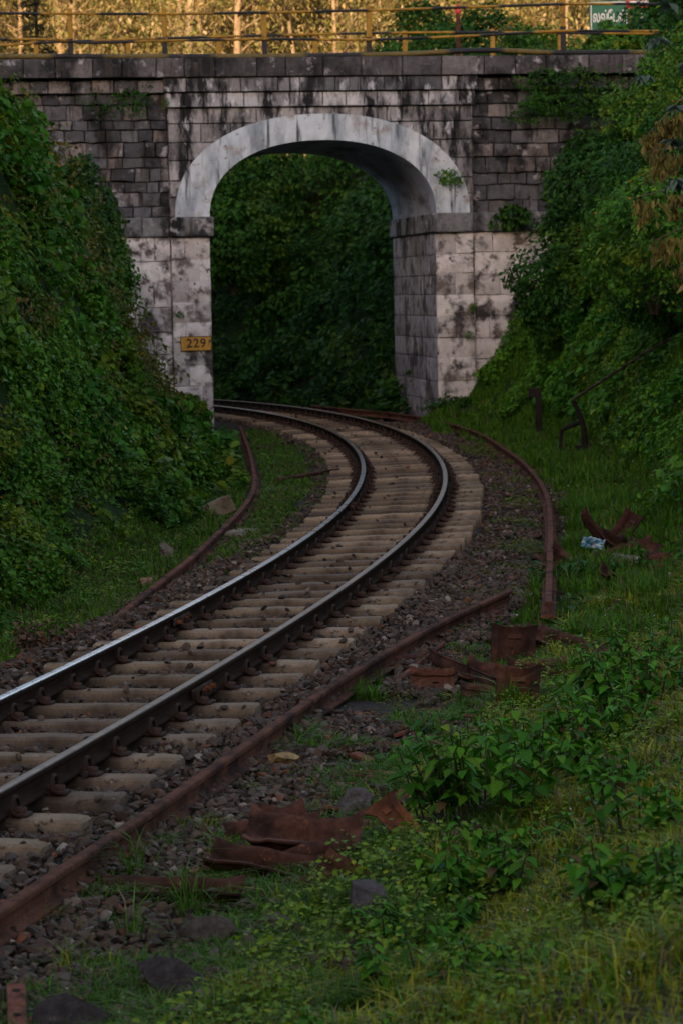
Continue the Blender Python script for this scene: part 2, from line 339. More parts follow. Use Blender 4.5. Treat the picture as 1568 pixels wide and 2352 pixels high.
# loose rusty rails lying beside the line
def smooth_path(pts, step=.35):
    p = np.asarray(pts, float); L = np.concatenate([[0], np.cumsum(np.linalg.norm(np.diff(p, axis=0), axis=1))]); q = np.arange(0, L[-1]+1e-6, step)
    o = np.stack([np.interp(q, L, p[:, i]) for i in range(3)], 1)
    for _ in range(6): o[1:-1] = (o[:-2]+2*o[1:-1]+o[2:])/4
    return o
RC = (.105, .043, .025)
ra = sweep_rail('rusty_rail', smooth_path([(-2.2, 8.5, -.13), (-1.5, 11.95, -.115), (-1.0, 14.09, -.10), (-.02, 18.85, -.09), (.65, 21.6, -.09), (1.45, 24.29, -.10)]), [M_RUST, M_RUST], col=RC)
tag(ra, 'straight loose rusty rail lying across the foreground beside the gravel', 'rail')
rb = sweep_rail('rusty_rail', smooth_path([(1.62, 22.3, .0), (1.91, 26.0, .0), (2.25, 30.4, 0), (2.48, 34, 0), (2.59, 37.2, 0), (2.62, 41, 0), (2.46, 48.2, .0), (2.23, 51.1, .0), (1.82, 54.4, .0), (1.06, 58, 0), (.2, 59.8, 0), (-.6, 62.4, .0)], .5), [M_RUST, M_RUST], col=(.13, .048, .029))
tag(rb, 'long curved rusty rail at the right, bending round to the stone pier', 'rail')
rc = sweep_rail('rusty_rail', smooth_path([(-1.92, 22.6, -.16), (-1.78, 23.8, -.10), (-1.45, 27.6, -.06), (-1.17, 33.3, -.05), (-1.12, 36.5, -.05), (-1.20, 39.5, -.05), (-1.42, 44.8, -.05), (-1.92, 54.6, -.05)], .5), [M_RUST, M_RUST], col=(.14, .055, .036))
tag(rc, 'loose rusty rail along the foot of the left bank, sinking into the grass', 'rail')

# ------------------------------------------------------------------ ballast bed and loose stones
bs = np.arange(-4, 76, .25); bd = np.arange(-1.7, 2.31, .1); BS, BD = np.meshgrid(bs, bd, indexing='ij'); bx, by = at(BS, BD)
bz = T(bx, by) + .004 + .02*sm(0, .5, 1.4-abs(BD+.05))*fbm(np.stack([bx, by, bx*0], -1)/.3, 8, 2)
ln = len(bd); q = (np.arange(len(bs)-1)[:, None]*ln + np.arange(ln-1)).ravel()
mesh('ballast_bed', np.stack([bx, by, bz], -1).reshape(-1, 3), np.stack([q, q+1, q+ln+1, q+ln], 1)[:, ::-1], M_BALLAST, col=(.04, .031, .025), smooth=True)['kind'] = 'structure'
def rock_shape(seed, sub=2, cuts=7, flat=1.0, amp=.3, lo=.45, hi=.8):
    g = rs(seed); bm = bmesh.new(); bmesh.ops.create_icosphere(bm, subdivisions=sub, radius=1.); V = np.array([v.co[:] for v in bm.verts]); F = np.array([[v.index for v in f.verts] for f in bm.faces]); bm.free()
    for _ in range(cuts):
        n = g.normal(size=3); n /= np.linalg.norm(n); o = g.uniform(lo, hi); V = V - np.clip(V@n-o, 0, 9)[:, None]*n
    V *= (1 + amp*(fbm(V*1.6+seed*7, seed)-.5))[:, None]; V *= g.uniform(.75, 1.2, 3)*np.array((1, 1, flat)); return V, F
def scatter_rocks(name, P, size, colr, mat, seed, nvar=9, sub=1, flat=.75):
    g = rs(seed); VV = []; FF = []; CC = []; b = 0; k = g.randint(nvar, size=len(P))
    for v in range(nvar):
        V, F = rock_shape(seed*31+v, sub, 9, flat, .3, .32, .72); sel = np.where(k == v)[0]
        if not len(sel): continue
        Rm = rotm(g, len(sel)); W = np.einsum('nij,vj->nvi', Rm, V)*size[sel][:, None, None]; W[:, :, 2] *= .85; W += P[sel][:, None, :]
        VV.append(W.reshape(-1, 3)); FF.append((F[None]+np.arange(len(sel))[:, None, None]*len(V)).reshape(-1, 3)+b); b += len(sel)*len(V)
        CC.append(np.repeat(colr[sel], len(V), 0))
    o = mesh(name, np.concatenate(VV), np.concatenate(FF), mat, col=np.concatenate(CC)); o['kind'] = 'stuff'; return o
def stones():
    g = rs(21); P = []; Z = []
    for s0, s1, n, r0, r1 in ((-3, 9, 32000, .017, .040), (9, 20, 32000, .017, .040), (20, 34, 15000, .02, .045), (34, 66, 15000, .025, .05)):
        s = g.uniform(s0, s1, n); d = np.where(g.rand(n) < .75, g.uniform(-1.55, 1.95, n), g.uniform(1.3, 3.0, n)); r = g.uniform(r0, r1, n)*g.uniform(.7, 1.25, n)
        x, y = at(s, d); ok = seen(x, y, 0*x, 1.15); ds = np.abs(s[:, None]-np.array(SLP)).min(1)
        ins = (ds < .135) & (abs(d) < 1.06); ok &= ~(ins & (g.rand(n) < .965))
        msk = fbm(np.stack([x, y, x*0], 1)/.9, 41, 3); ok &= (abs(d) < 1.35) | (msk < .64 - .16*sm(1.6, 2.9, d))
        ok &= ~((abs(abs(d)-.53) < .09) & (g.rand(n) < .8))
        if s0 >= 20: ok &= ~((d < -1.2) & (y > 30))
        s, d, r, x, y, ins = [a[ok] for a in (s, d, r, x, y, ins)]
        sh = .055*sm(0, .3, 1.32-abs(d)) ; crib = fbm(np.stack([x, y, x*0], 1)/.5, 77, 2)
        z = hz(x, y) + r*.4 + g.uniform(-.008, .026, len(x)) + sh*(.8 if s0 < 20 else .15)*crib + (.014 if s0 < 20 else -.008) + .03*sm(.95, 1.05, abs(d))*(1-sm(1.25, 1.5, abs(d)))
        z = np.where(ins, elev(y)-.141+r*.6, z); P.append(np.stack([x, y, z], 1)); Z.append(r)
    nn_ = len(P[0])+len(P[1]); P = np.concatenate(P); Z = np.concatenate(Z)*1.05; t = g.rand(len(P), 1); v = g.uniform(.45, 1.35, (len(P), 1))
    c = ((1-t)*np.array((.070, .053, .043)) + t*np.array((.082, .049, .030)))*v
    hot = g.rand(len(P)) < .05; c[hot] = np.array((.19, .15, .12))*v[hot]; rst = g.rand(len(P)) < .04; c[rst] = np.array((.14, .055, .03))*v[rst]
    d_ = look(P[:, 0], P[:, 1])[1]; c *= np.where(abs(abs(d_)-.53)[:, None] < .2, .6, 1)*np.ones(3)
    scatter_rocks('ballast_stones', P[:nn_], Z[:nn_], c[:nn_], M_STONE, 3, 14, 2); scatter_rocks('ballast_stones', P[nn_:], Z[nn_:], c[nn_:], M_STONE, 4)
stones()

# ------------------------------------------------------------------ the masonry arch bridge (local x along the face, y back, z up)
bridge = empty('arch_bridge', (BC[0], BC[1], 0), BA, 'old whitewashed stone arch bridge carrying a road over the railway line', 'bridge')
UC, SPR = -2.13, 3.955
def ell(a, b, n, t): return UC + a*np.sign(np.cos(t))*abs(np.cos(t))**(2/n), SPR + b*abs(np.sin(t))**(2/n)
def in_ell(u, v, a, b, n): return (abs(u-UC)/a)**n + (np.clip(v-SPR, 0, 99)/b)**n < 1
def block_grid(m, u0, u1, v0, v1, y, g, rough=.03, joint=.035, tone=None, keep=None, cell=.085, inset=.016, sag=0., edge=.45):
    """one dressed stone: a small height field whose border falls back to the joint"""
    nu = max(3, int((u1-u0)/cell)+2); nv = max(3, int((v1-v0)/cell)+2); us = np.linspace(0, 1, nu); vs = np.linspace(0, 1, nv)
    us[1], us[-2] = inset/(u1-u0), 1-inset/(u1-u0); vs[1], vs[-2] = inset/(v1-v0), 1-inset/(v1-v0)
    U, W = np.meshgrid(u0+us*(u1-u0), v0+vs*(v1-v0)); E = np.zeros_like(U); E[0] = E[-1] = 1; E[:, 0] = E[:, -1] = 1
    P = np.stack([U, 0*U, W], -1); off = g.uniform(-.6, 1)*rough
    bulge = (1-(2*(U-u0)/(u1-u0)-1)**4)*(1-(2*(W-v0)/(v1-v0)-1)**4)
    Y = y - off - rough*1.1*bulge*g.uniform(.2, 1.2) - rough*2.0*(fbm(P*4.5+g.uniform(0, 99), 3)-.5)
    Y = np.where(E > 0, y+joint, Y); jit = (fbm(P*6, 9, 2)-.5)*.03*(rough/.03)
    U2 = U + jit*(E == 0); W2 = W + (fbm(P*6+40, 9, 2)-.5)*.03*(rough/.03)*(E == 0)
    t = tone*(1+.25*(fbm(P*3, 4)[..., None]-.5)); t = np.where(E[..., None] > 0, t*edge, t)
    F = []
    for j in range(nv-1):
        for i in range(nu-1):
            if keep is None or keep((U[j, i]+U[j+1, i+1])/2, (W[j, i]+W[j+1, i+1])/2): F.append((j*nu+i, j*nu+i+1, (j+1)*nu+i+1, (j+1)*nu+i))
    if F: m.add(np.stack([U2, Y, W2], -1).reshape(-1, 3), F, t.reshape(-1, 3))
def course_wall(name, u0, u1, vs, y, wr, mat, g, tones, rough, keep=None, parent=bridge, joint=.035, label=None, edge=.45):
    m = MB(); vs = list(vs)
    for j in range(len(vs)-1):
        u = u0 - (0 if j % 2 == 0 else g.uniform(0, wr[0]*.0)); first = True
        while u < u1-.02:
            wd = g.uniform(*wr)*(.55 if first and j % 2 else 1); first = False
            if u1-(u+wd) < wr[0]*.5: wd = u1-u
            tn = np.array(tones[g.randint(len(tones))])*g.uniform(.75, 1.15)
            if keep is None or any(keep(a, b) for a in (u, u+wd/2, u+wd) for b in (vs[j], (vs[j]+vs[j+1])/2, vs[j+1])):
                block_grid(m, u, u+wd, vs[j], vs[j+1], y, g, rough, joint, tn, keep, edge=edge)
            u += wd
    o = m.build(name, mat, parent, True); o.data.set_sharp_from_angle(angle=R(38)); 
    if label: o['label'] = label
    return o
def build_bridge():
    g = rs(12)
    GREY = [(.125, .122, .135), (.17, .16, .17), (.09, .088, .10), (.20, .17, .165), (.07, .068, .078)]
    DARK = [(.15, .15, .17), (.11, .11, .125), (.19, .185, .20), (.28, .265, .28)]
    PALE = [(.53, .495, .50), (.59, .555, .555), (.47, .44, .445), (.63, .60, .60)]
    SPAN = [(.25, .235, .24), (.31, .295, .305), (.19, .18, .19)]
    def courses(a, b, h):
        n = max(1, round((b-a)/h)); e = np.linspace(a, b, n+1); e[1:-1] += g.uniform(-.03, .03, n-1); return e
    # rough stone wing walls either side of the arch
    course_wall('wing_wall', -10.5, -5.075, courses(3.95, 6.3, .235), .10, (.20, .46), M_BLOCK, g, GREY, .055)
    course_wall('wing_wall', .80, 7.0, courses(3.95, 6.3, .27), .10, (.28, .60), M_BLOCK, g, GREY, .055)
    course_wall('wing_wall', -10.5, -5.075, [6.3, 6.575], -.03, (.3, .6), M_BLOCK, g, GREY, .03)
    course_wall('wing_wall', .80, 7.0, [6.3, 6.575], -.03, (.35, .7), M_BLOCK, g, GREY, .03)
    course_wall('pier_wall', -10.5, -5.075, courses(-.5, 3.585, .45), .06, (.5, 1.0), M_LIME, g, PALE, .024, None, bridge, .012, None, .8)
    course_wall('pier_wall', .80, 7.0, courses(-.5, 3.585, .42), .06, (.5, 1.0), M_LIME, g, PALE, .024, None, bridge, .012, None, .8)
    # spandrel above the ring, with the pilaster edges standing proud
    kp = lambda u, v: not in_ell(u, v, 2.52, 1.68, 2.2)
    course_wall('spandrel_wall', -5.075, .80, list(courses(3.95, 5.72, .36)) + [6.02], 0, (.4, .8), M_UPPER, g, SPAN, .012, kp)
    course_wall('pier_face', -5.075, -4.325, courses(-.5, 3.585, .43), 0, (.36, .75), M_LIME, g, PALE, .02, None, bridge, .010, None, .82)
    course_wall('pier_face', .055, .80, courses(-.5, 3.585, .43), 0, (.36, .75), M_LIME, g, PALE, .02, None, bridge, .010, None, .82)
    # corbelled string courses and parapet
    course_wall('string_course', -5.13, .86, [6.02, 6.305], -.09, (.28, .62), M_UPPER, g, [(.40, .39, .42), (.27, .265, .29), (.48, .47, .50)], .012)
    course_wall('string_course', -5.16, .90, [6.305, 6.58], -.17, (.35, .72), M_UPPER, g, DARK, .012)
    course_wall('parapet', -12, 8.5, [6.58, 6.95], -.235, (.45, .85), M_BLOCK, g, [(.10, .092, .098), (.14, .128, .132), (.08, .074, .078)], .016)
    m = MB()   # beds behind the joints: plain faces, set back, and the undersides and tops of the courses
    def bed(u0, u1, v0, v1, y, c, dep=.3): m.box(((u0+u1)/2, y+dep/2, (v0+v1)/2), (u1-u0, dep, v1-v0), 0, 0, c)
    dk = (.05, .046, .045)
    bed(-10.5, -5.09, -.5, 6.57, .14, dk, .4); bed(.815, 7, -.5, 6.57, .14, dk, .4)
    bed(-5.07, -4.33, -.5, 3.58, .045, (.16, .14, .13), 4.8); bed(.063, .79, -.5, 3.58, .045, (.16, .14, .13), 4.8)
    bed(-5.12, .85, 6.025, 6.30, -.05, dk, .5); bed(-5.15, .89, 6.31, 6.575, -.13, dk, .5); bed(-12, 8.5, 6.585, 6.935, -.195, dk, .42)
    bed(-12, 8.5, 6.585, 6.935, 4.72, dk, .42)
    # pilaster returns
    m.box((-5.072, .06, 1.54), (.02, .13, 4.08), 0, 0, (.3, .27, .26)); m.box((.797, .06, 1.54), (.02, .13, 4.08), 0, 0, (.3, .27, .26))
    m.box((-5.072, .06, 4.985), (.02, .13, 2.06), 0, 0, (.2, .18, .175)); m.box((.797, .06, 4.985), (.02, .13, 2.06), 0, 0, (.2, .18, .175))
    N = 40; t = np.linspace(PI-.0001, .0001, N)       # spandrel backing, cut to the arch
    uo, vo = ell(2.45, 1.62, 2.2, t); uo = np.clip(uo, -5.05, .78)
    V = [(a, .045, b) for a, b in zip(uo, vo)] + [(a, .045, 6.03) for a in uo]
    m.add(V, [(i, i+1, N+i+1, N+i) for i in range(N-1)], dk)
    V = [(-5.06, .045, SPR), (uo[0], .045, SPR), (uo[0], .045, 6.03), (-5.06, .045, 6.03), (uo[-1], .045, SPR), (.79, .045, SPR), (.79, .045, 6.03), (uo[-1], .045, 6.03)]
    m.add(V, [(0, 1, 2, 3), (4, 5, 6, 7)], dk)
    m.build('masonry_core', M_BLOCK, bridge)
    # plastered arch ring
    N = 72; t = np.linspace(PI, 0, N); V = []; y0 = -.085
    ui, vi = ell(2.19, 1.425, 2.2, t); ue, ve = ell(2.85, 1.925, 2.2, t)
    rad = np.linspace(0, 1, 8)
    for i in range(N):
        for r_ in rad:
            a, b = ui[i]+(ue[i]-ui[i])*r_, vi[i]+(ve[i]-vi[i])*r_
            V.append((a, y0 + .010*(fbm(np.array([[a*3, b*3, 0]]), 6)[0]-.5), b))
    base = len(V)
    for i in range(N): V.append((ue[i], .03, ve[i]))
    F = [(i*8+j, i*8+j+1, (i+1)*8+j+1, (i+1)*8+j) for i in range(N-1) for j in range(7)] + [(i*8+7, base+i, base+i+1, (i+1)*8+7) for i in range(N-1)]
    V = np.array(V); tn = .9+.35*(fbm(V*1.5, 14)[:, None]-.5)
    tint = fbm(V*.8+9, 15)[:, None]; c = (np.array((.49, .58, .69))*tint + np.array((.58, .58, .60))*(1-tint))*tn
    mesh('arch_ring', V, [list(f) for f in F], M_PLAS, bridge, c, True).data.set_sharp_from_angle(angle=R(40))
    # soffit of the barrel
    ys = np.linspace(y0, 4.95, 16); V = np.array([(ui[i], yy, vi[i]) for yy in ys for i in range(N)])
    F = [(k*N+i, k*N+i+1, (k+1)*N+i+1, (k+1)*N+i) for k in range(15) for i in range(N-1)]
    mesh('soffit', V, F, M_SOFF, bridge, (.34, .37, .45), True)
    # far face of the bridge
    m = MB(); V = [(a, 4.95, b) for a, b in zip(ui, vi)] + [(a, 4.95, 6.95) for a in ui]; m.add(V, [(i, N+i, N+i+1, i+1) for i in range(N-1)], (.15, .14, .14))
    for a, b in ((-12, -4.32), (.06, 8)): m.box(((a+b)/2, 4.85, 3.2), (b-a, .19, 7.4), 0, 0, (.16, .15, .15))
    m.build('back_face', M_BLOCK, bridge)
    # jambs of the opening, coursed with dressed stone (right one is seen)
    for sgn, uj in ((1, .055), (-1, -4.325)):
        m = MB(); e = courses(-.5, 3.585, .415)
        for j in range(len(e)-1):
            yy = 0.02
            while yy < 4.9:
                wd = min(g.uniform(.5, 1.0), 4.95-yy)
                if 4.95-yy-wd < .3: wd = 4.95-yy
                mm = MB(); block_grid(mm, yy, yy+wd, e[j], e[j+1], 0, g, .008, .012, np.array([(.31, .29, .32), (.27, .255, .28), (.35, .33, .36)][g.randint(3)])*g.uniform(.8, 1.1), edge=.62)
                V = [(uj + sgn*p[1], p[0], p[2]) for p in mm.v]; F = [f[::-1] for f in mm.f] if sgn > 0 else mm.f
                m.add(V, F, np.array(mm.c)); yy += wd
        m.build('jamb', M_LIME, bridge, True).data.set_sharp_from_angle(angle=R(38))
    # impost bands
    for parts in ([(-10.5, -5.62), (-5.61, -5.10), (-5.09, -4.25)], [(-.02, .78), (.79, 1.75), (1.76, 7.0)]):
        m = MB()
        for k, (a, b) in enumerate(parts):
            t_ = np.array((.205, .205, .215))*g.uniform(.75, 1.1); wing = (b < -5.05 or a > .785)
            m.box(((a+b)/2, (-.11 if not wing else -.03)+.3, 3.768), (b-a, .6, .368), 0, .018, t_)
        m.build('impost', M_BLOCK, bridge)
    for u in (-4.325, .055):
        m = MB(); s1 = 1 if u > -1 else -1
        for k in range(4): m.box((u-s1*.075+s1*.14, .50+k*1.115+.557, 3.768), (.28, 1.105, .362), 0, .016, np.array((.24, .25, .27))*(.85+.08*k))
        m.build('impost', M_UPPER, bridge)
    # mossy road deck
    m = MB(); m.box((-1.7, 2.47, 6.64), (22, 4.46, .12), 0, 0, (.06, .055, .05)); m.build('road_deck', M_BLOCK, bridge)
build_bridge()
def bw(u, y, v): return (BC[0]+u*DU[0]+y*DB[0], BC[1]+u*DU[1]+y*DB[1], v)
# yellow and black pipe railings on both parapets
YEL, BLK = (.30, .155, .010), (.013, .012, .014)
def banded_tube(m, pts, r, g, seg=1.1, start=0, n=8):
    p = smooth_path(pts, .12); L = 0; 
    cols = []; k = start; nxt = seg*g.uniform(.7, 1.3)
    for i in range(len(p)):
        if i: L += np.linalg.norm(p[i]-p[i-1])
        if L > nxt: k += 1; nxt += seg*g.uniform(.7, 1.4)
        cols.append(np.array(BLK if k % 2 == 0 else YEL if r < .03 else (.12, .085, .018))*(.6+.7*float(fbm(np.array([p[i]*3]), 3)[0])))
    m.tube(p, r, n, cols)
def railing(name, label, posts, y, top, mid, low, base, seed):
    g = rs(seed); r_ = empty(name, bw(posts[0][0], y, base), 0, label, 'railing'); o0 = Vector(bw(posts[0][0], y, base))
    def loc(u, v, dy=0): return Vector(bw(u, y+dy, v)) - o0
    for u, h, yel in posts:
        m = MB(); a = loc(u, 0); lean = g.normal()*.015
        cut = base+(h-base)*yel
        for z0, z1, c in ((base-.05, cut, BLK), (cut, h, YEL)):
            if z1-z0 > .01:
                q = Matrix.Rotation(BA, 4, 'Z'); z0_, z1_ = z0-base, z1-base
                m.box((a.x+lean*(z0_+z1_)/2, a.y, (z0_+z1_)/2), (.098, .06, z1-z0), 0, .006, c, M=q); m.box((a.x+.034+lean*(z0_+z1_)/2, a.y+.05, (z0_+z1_)/2), (.016, .055, z1-z0-.002), 0, 0, c, M=q)
        m.build('post', M_PAINT, r_)
    for nm, pts, rad in (('top_rail', top, .026), ('middle_rail', mid, .026), ('bottom_pipe', low, .052)):
        if pts: m = MB(); banded_tube(m, [loc(u, v, -.045) for u, v in pts], rad, g, .95 if rad < .03 else 1.3, g.randint(2)); m.build(nm, M_PAINT, r_, True)
    return r_
railing('railing', 'black and yellow pipe railing along the near parapet of the bridge, the taller one', [(-6.88, 7.90, .40), (-5.10, 7.90, .38), (-3.19, 7.92, .33), (-1.19, 7.93, .38), (2.62, 8.06, .5), (5.6, 8.0, .4)], -.05,
        [(-10, 7.83), (-7, 7.80), (-5, 7.78), (-3.2, 7.80), (-1.2, 7.83), (.7, 7.88), (2.6, 7.93), (4.2, 7.93), (6, 7.9)],
        [(-10, 7.34), (-6.9, 7.32), (-6.8, 7.24), (-5.2, 7.28), (-3.2, 7.30), (-1.2, 7.27), (.7, 7.33), (2.6, 7.42), (4.3, 7.40), (6, 7.4)],
        [(-11, 7.02), (-7, 7.0), (-5.4, 6.985), (-3, 6.97), (-1.2, 6.985), (-.3, 7.0), (.6, 7.05), (1.3, 7.06), (2.3, 7.0), (4, 6.99), (6, 7)], 6.95, 4)
railing('railing', 'yellow and black railing along the far parapet of the bridge, seen lower', [(-7.3, 7.80, 0.), (-3.52, 7.86, 0.), (-1.50, 7.92, 0.), (2.26, 7.93, 0.), (3.72, 7.86, 0.), (-5.4, 7.8, 0.), (.4, 7.9, 0.), (6, 7.9, 0.)], 4.95,
        [(-11, 7.55), (-8.5, 7.62), (-7.3, 7.70), (-5.4, 7.76), (-3.5, 7.80), (-1.5, 7.84), (.4, 7.86), (2.3, 7.86), (3.7, 7.83), (6, 7.8)], None, None, 6.95, 9)
# number plate on the left pier
def text_mesh(s, size, font_space=1.0, bold=.004):
    cu = bpy.data.curves.new('lettering', 'FONT'); cu.body = s; cu.size = size; cu.align_x = 'CENTER'; cu.align_y = 'CENTER'; cu.extrude = .003; cu.space_character = font_space; cu.offset = bold
    o = bpy.data.objects.new('lettering', cu); COL.objects.link(o); dg = bpy.context.evaluated_depsgraph_get(); me = bpy.data.meshes.new_from_object(o.evaluated_get(dg))
    bpy.data.objects.remove(o); return me
def lettering(me, mat, parent, loc, col):
    at_ = me.color_attributes.new('col', 'FLOAT_COLOR', 'POINT'); at_.data.foreach_set('color', np.tile(np.array((*col, 1), np.float32), len(me.vertices)))
    me.materials.clear(); me.materials.append(mat); o = bpy.data.objects.new('lettering', me); COL.objects.link(o); o.parent = parent; o.location = loc; o.rotation_euler = (PI/2, 0, 0); return o
pl = empty('number_plate', bw(-4.635, -.03, 1.54), BA, 'small yellow plate numbered 229 fixed low on the left pier', 'sign')
m = MB(); m.box((0, 0, 0), (.60, .02, .28), 0, .006, (.50, .26, .03)); m.build('plate', M_PAINT, pl)
m = MB()
for c, s_ in (((0, -.012, .134), (.60, .012, .012)), ((0, -.012, -.134), (.60, .012, .012)), ((.294, -.012, 0), (.012, .012, .256)), ((-.294, -.012, 0), (.012, .012, .256))): m.box(c, s_, 0, 0, BLK)
m.build('border', M_PAINT, pl)
lettering(text_mesh('229', .235, 1.12), M_PAINT, pl, (0, -.0125, 0), (.012, .012, .012))
# green station name board beyond the bridge
sb = empty('name_board', (5.95, 66, 6.66), 0, 'green name board with white foreign lettering standing beyond the bridge railing at the right', 'sign')
for x in (.47, 1.02): m = MB(); m.box((x, .06, .9), (.09, .06, 3.2), 0, .004, (.10, .055, .03)); m.build('post', M_RUST, sb)
m = MB(); m.box((.44, 0, 1.80), (.90, .02, 1.16), 0, .004, (.007, .115, .065)); m.build('board_panel', M_SIGN, sb)
m = MB(); m.box((1.40, 0, 1.80), (.86, .02, 1.16), 0, .004, (.007, .115, .065)); m.build('board_panel', M_SIGN, sb)
WHT = (.72, .72, .70)
m = MB()
for x0, x1 in ((.02, .86),):
    for c, s_ in (((.44, -.013, 2.345), (.84, .006, .022)), ((.85, -.013, 1.80), (.022, .006, 1.07)), ((.03, -.013, 1.80), (.022, .006, 1.07)), ((.44, -.013, 1.25), (.84, .006, .022))): m.box(c, s_, 0, 0, WHT)
m.build('border', M_SIGN, sb)
m = MB(); m.box((1.25, -.016, 2.29), (.84, .012, .17), 0, 0, (.42, .02, .03)); m.box((1.28, -.025, 2.33), (.72, .008, .06), 0, 0, WHT); m.build('red_band', M_SIGN, sb)
m = MB(); m.tube([(1.20, -.014, 2.12), (1.23, -.014, 1.96), (1.19, -.014, 1.84), (1.26, -.014, 1.70)], [.05, .075, .04, .025], 6, WHT); m.box((1.40, -.014, 1.62), (.11, .006, .022), 0, 0, WHT); m.build('white_mark', M_SIGN, sb)
tm = text_mesh('\u0bb2\u0bb5\u0bcd\u0bc7\u0b9f\u0bb2\u0bcd', 1.0, .94, .018)
co = np.array([v.co[:] for v in tm.vertices]); w_ = co[:, 0].max()-co[:, 0].min(); h_ = co[:, 1].max()-co[:, 1].min(); cx_, cy_ = (co[:, 0].max()+co[:, 0].min())/2, (co[:, 1].max()+co[:, 1].min())/2
for v in tm.vertices: v.co = ((v.co.x-cx_)/w_*.74, (v.co.y-cy_)/h_*.30, v.co.z)
lettering(tm, M_SIGN, sb, (.44, -.0125, 2.04), WHT)
lettering(text_mesh('LOVEDALE', .17), M_SIGN, sb, (.44, -.0125, 1.66), WHT)
# red-topped marker post on the far verge
mp = empty('marker_post', (2.80, 63.5, 6.9), 0, 'brown marker post with a bright red top behind the bridge railing', 'marker post')
m = MB(); m.box((0, 0, .78), (.10, .08, 1.75), 0, .008, (.085, .035, .025)); m.build('post', M_RUST, mp)
m = MB(); m.box((0, 0, 1.765), (.115, .095, .21), 0, .03, (.50, .025, .03)); m.build('cap', M_SIGN, mp)
# dark blank board on the slope seen through the arch
db = empty('trackside_board', (.1, 70.5, 0), 0, 'dark blank rectangular board on the slope seen through the arch', 'board')
m = MB(); m.box((0, 0, 1.42), (.60, .03, .38), .0, .006, (.012, .012, .014)); m.build('panel', M_DSTEEL, db)
m = MB(); m.box((0, .04, .45), (.07, .05, 1.6), 0, .004, (.02, .02, .02)); m.build('post', M_DSTEEL, db)

# ------------------------------------------------------------------ foliage
LT6 = np.array([(0, 0, 0), (.27, .22, .07), (.33, .52, .06), (0, 1, -.10), (-.33, .52, .06), (-.27, .22, .07)])
LF6 = np.array([(0, 1, 2, 3), (0, 3, 4, 5)])
LT4 = np.array([(0, 0, 0), (.30, .45, .05), (0, 1, -.08), (-.30, .45, .05)]); LF4 = np.array([(0, 1, 2), (0, 2, 3)])
def leaf_arrays(P, N, size, rng, up=.5, out=.8, jit=.6, droop=.7, width=1.0, simple=False):
    n = len(P); nrm = N*out + np.array((0, 0, up)) + rng.normal(size=(n, 3))*jit; nrm /= np.linalg.norm(nrm, axis=1)[:, None]
    t = np.array((0, 0, -droop)) + N*.35 + rng.normal(size=(n, 3))*.6; t -= (t*nrm).sum(1)[:, None]*nrm; t /= np.linalg.norm(t, axis=1)[:, None]+1e-9
    b = np.cross(t, nrm); L, F = (LT4, LF4) if simple else (LT6, LF6); k = len(L)
    V = P[:, None, :] + size[:, None, None]*(L[None, :, 0:1]*width*b[:, None] + (L[None, :, 1:2]-.4)*t[:, None] + L[None, :, 2:3]*nrm[:, None])
    return V.reshape(-1, 3), (F[None] + np.arange(n)[:, None, None]*k).reshape(-1, F.shape[1]), k
def leafmesh(name, P, N, size, cols, rng, parent=None, mat=None, **kw):
    V, F, k = leaf_arrays(P, N, size, rng, **kw); return mesh(name, V, F, mat or M_LEAF, parent, np.repeat(cols, k, 0))
def greens(P, rng, pal, seed, scale=1.3, var=.35):
    """colour of each leaf: its kind's hue by patch, with leaf-to-leaf variation"""
    pal = np.array(pal); f = np.clip((fbm(P/scale, seed, 3)-.28)/.44, 0, .9999)*(len(pal)-1); i = f.astype(int); a = (f-i)[:, None]
    c = pal[i]*(1-a) + pal[np.minimum(i+1, len(pal)-1)]*a; c = c*rng.uniform(1-var, 1+var, (len(P), 1))
    y = rng.rand(len(P)) < .04; c[y] = c[y]*np.array((2.0, 1.25, .7)); return c
P_DEEP = [(.018, .068, .007), (.027, .09, .009), (.018, .062, .011), (.05, .11, .009)]
P_BROAD = [(.050, .148, .012), (.075, .185, .015), (.038, .118, .014), (.125, .19, .013), (.045, .13, .011)]
P_WARM = [(.11, .08, .018), (.06, .11, .013), (.12, .10, .018), (.045, .11, .013)]
def bank(name, s0, s1, d0, d1, n, size, pal, seed, label=None, thick=.35, amp=.5, zmin=.05, keep=None, cat=None, hole=.36, **kw):
    g = rs(seed); s = g.uniform(s0, s1, n); d = g.uniform(d0, d1, n); x, y = at(s, d); z = hz(x, y); N = hn(x, y)
    P = np.stack([x, y, z], 1); slope = 1/np.clip(N[:, 2], .3, 1)
    ok = seen(x, y, z, 1.12) & (g.rand(n) < slope/2.6)
    ok &= fbm(np.stack([s, d*1.4, z], 1)/.62, seed+31, 3) > hole
    if keep is not None: ok &= keep(x, y, s, d, z)
    P, N, x, y = P[ok], N[ok], x[ok], y[ok]
    B = amp*(fbm(P/.8, seed, 3)-.34)*2.6 + .34*amp*(vn(P/.24, seed+3)-.5); B = np.clip(B, -.05, 9)
    dep = np.abs(g.normal(size=len(P)))*thick*.45
    P = P + N*(B-dep)[:, None] + np.array((0, 0, .04)); sz = size*g.uniform(.6, 1.35, len(P))*np.clip(y/26, .85, 1.5)
    o = leafmesh(name, P, N, sz, greens(P, g, pal, seed+1), g, **kw); tag(o, label, cat, None, 'stuff'); return o
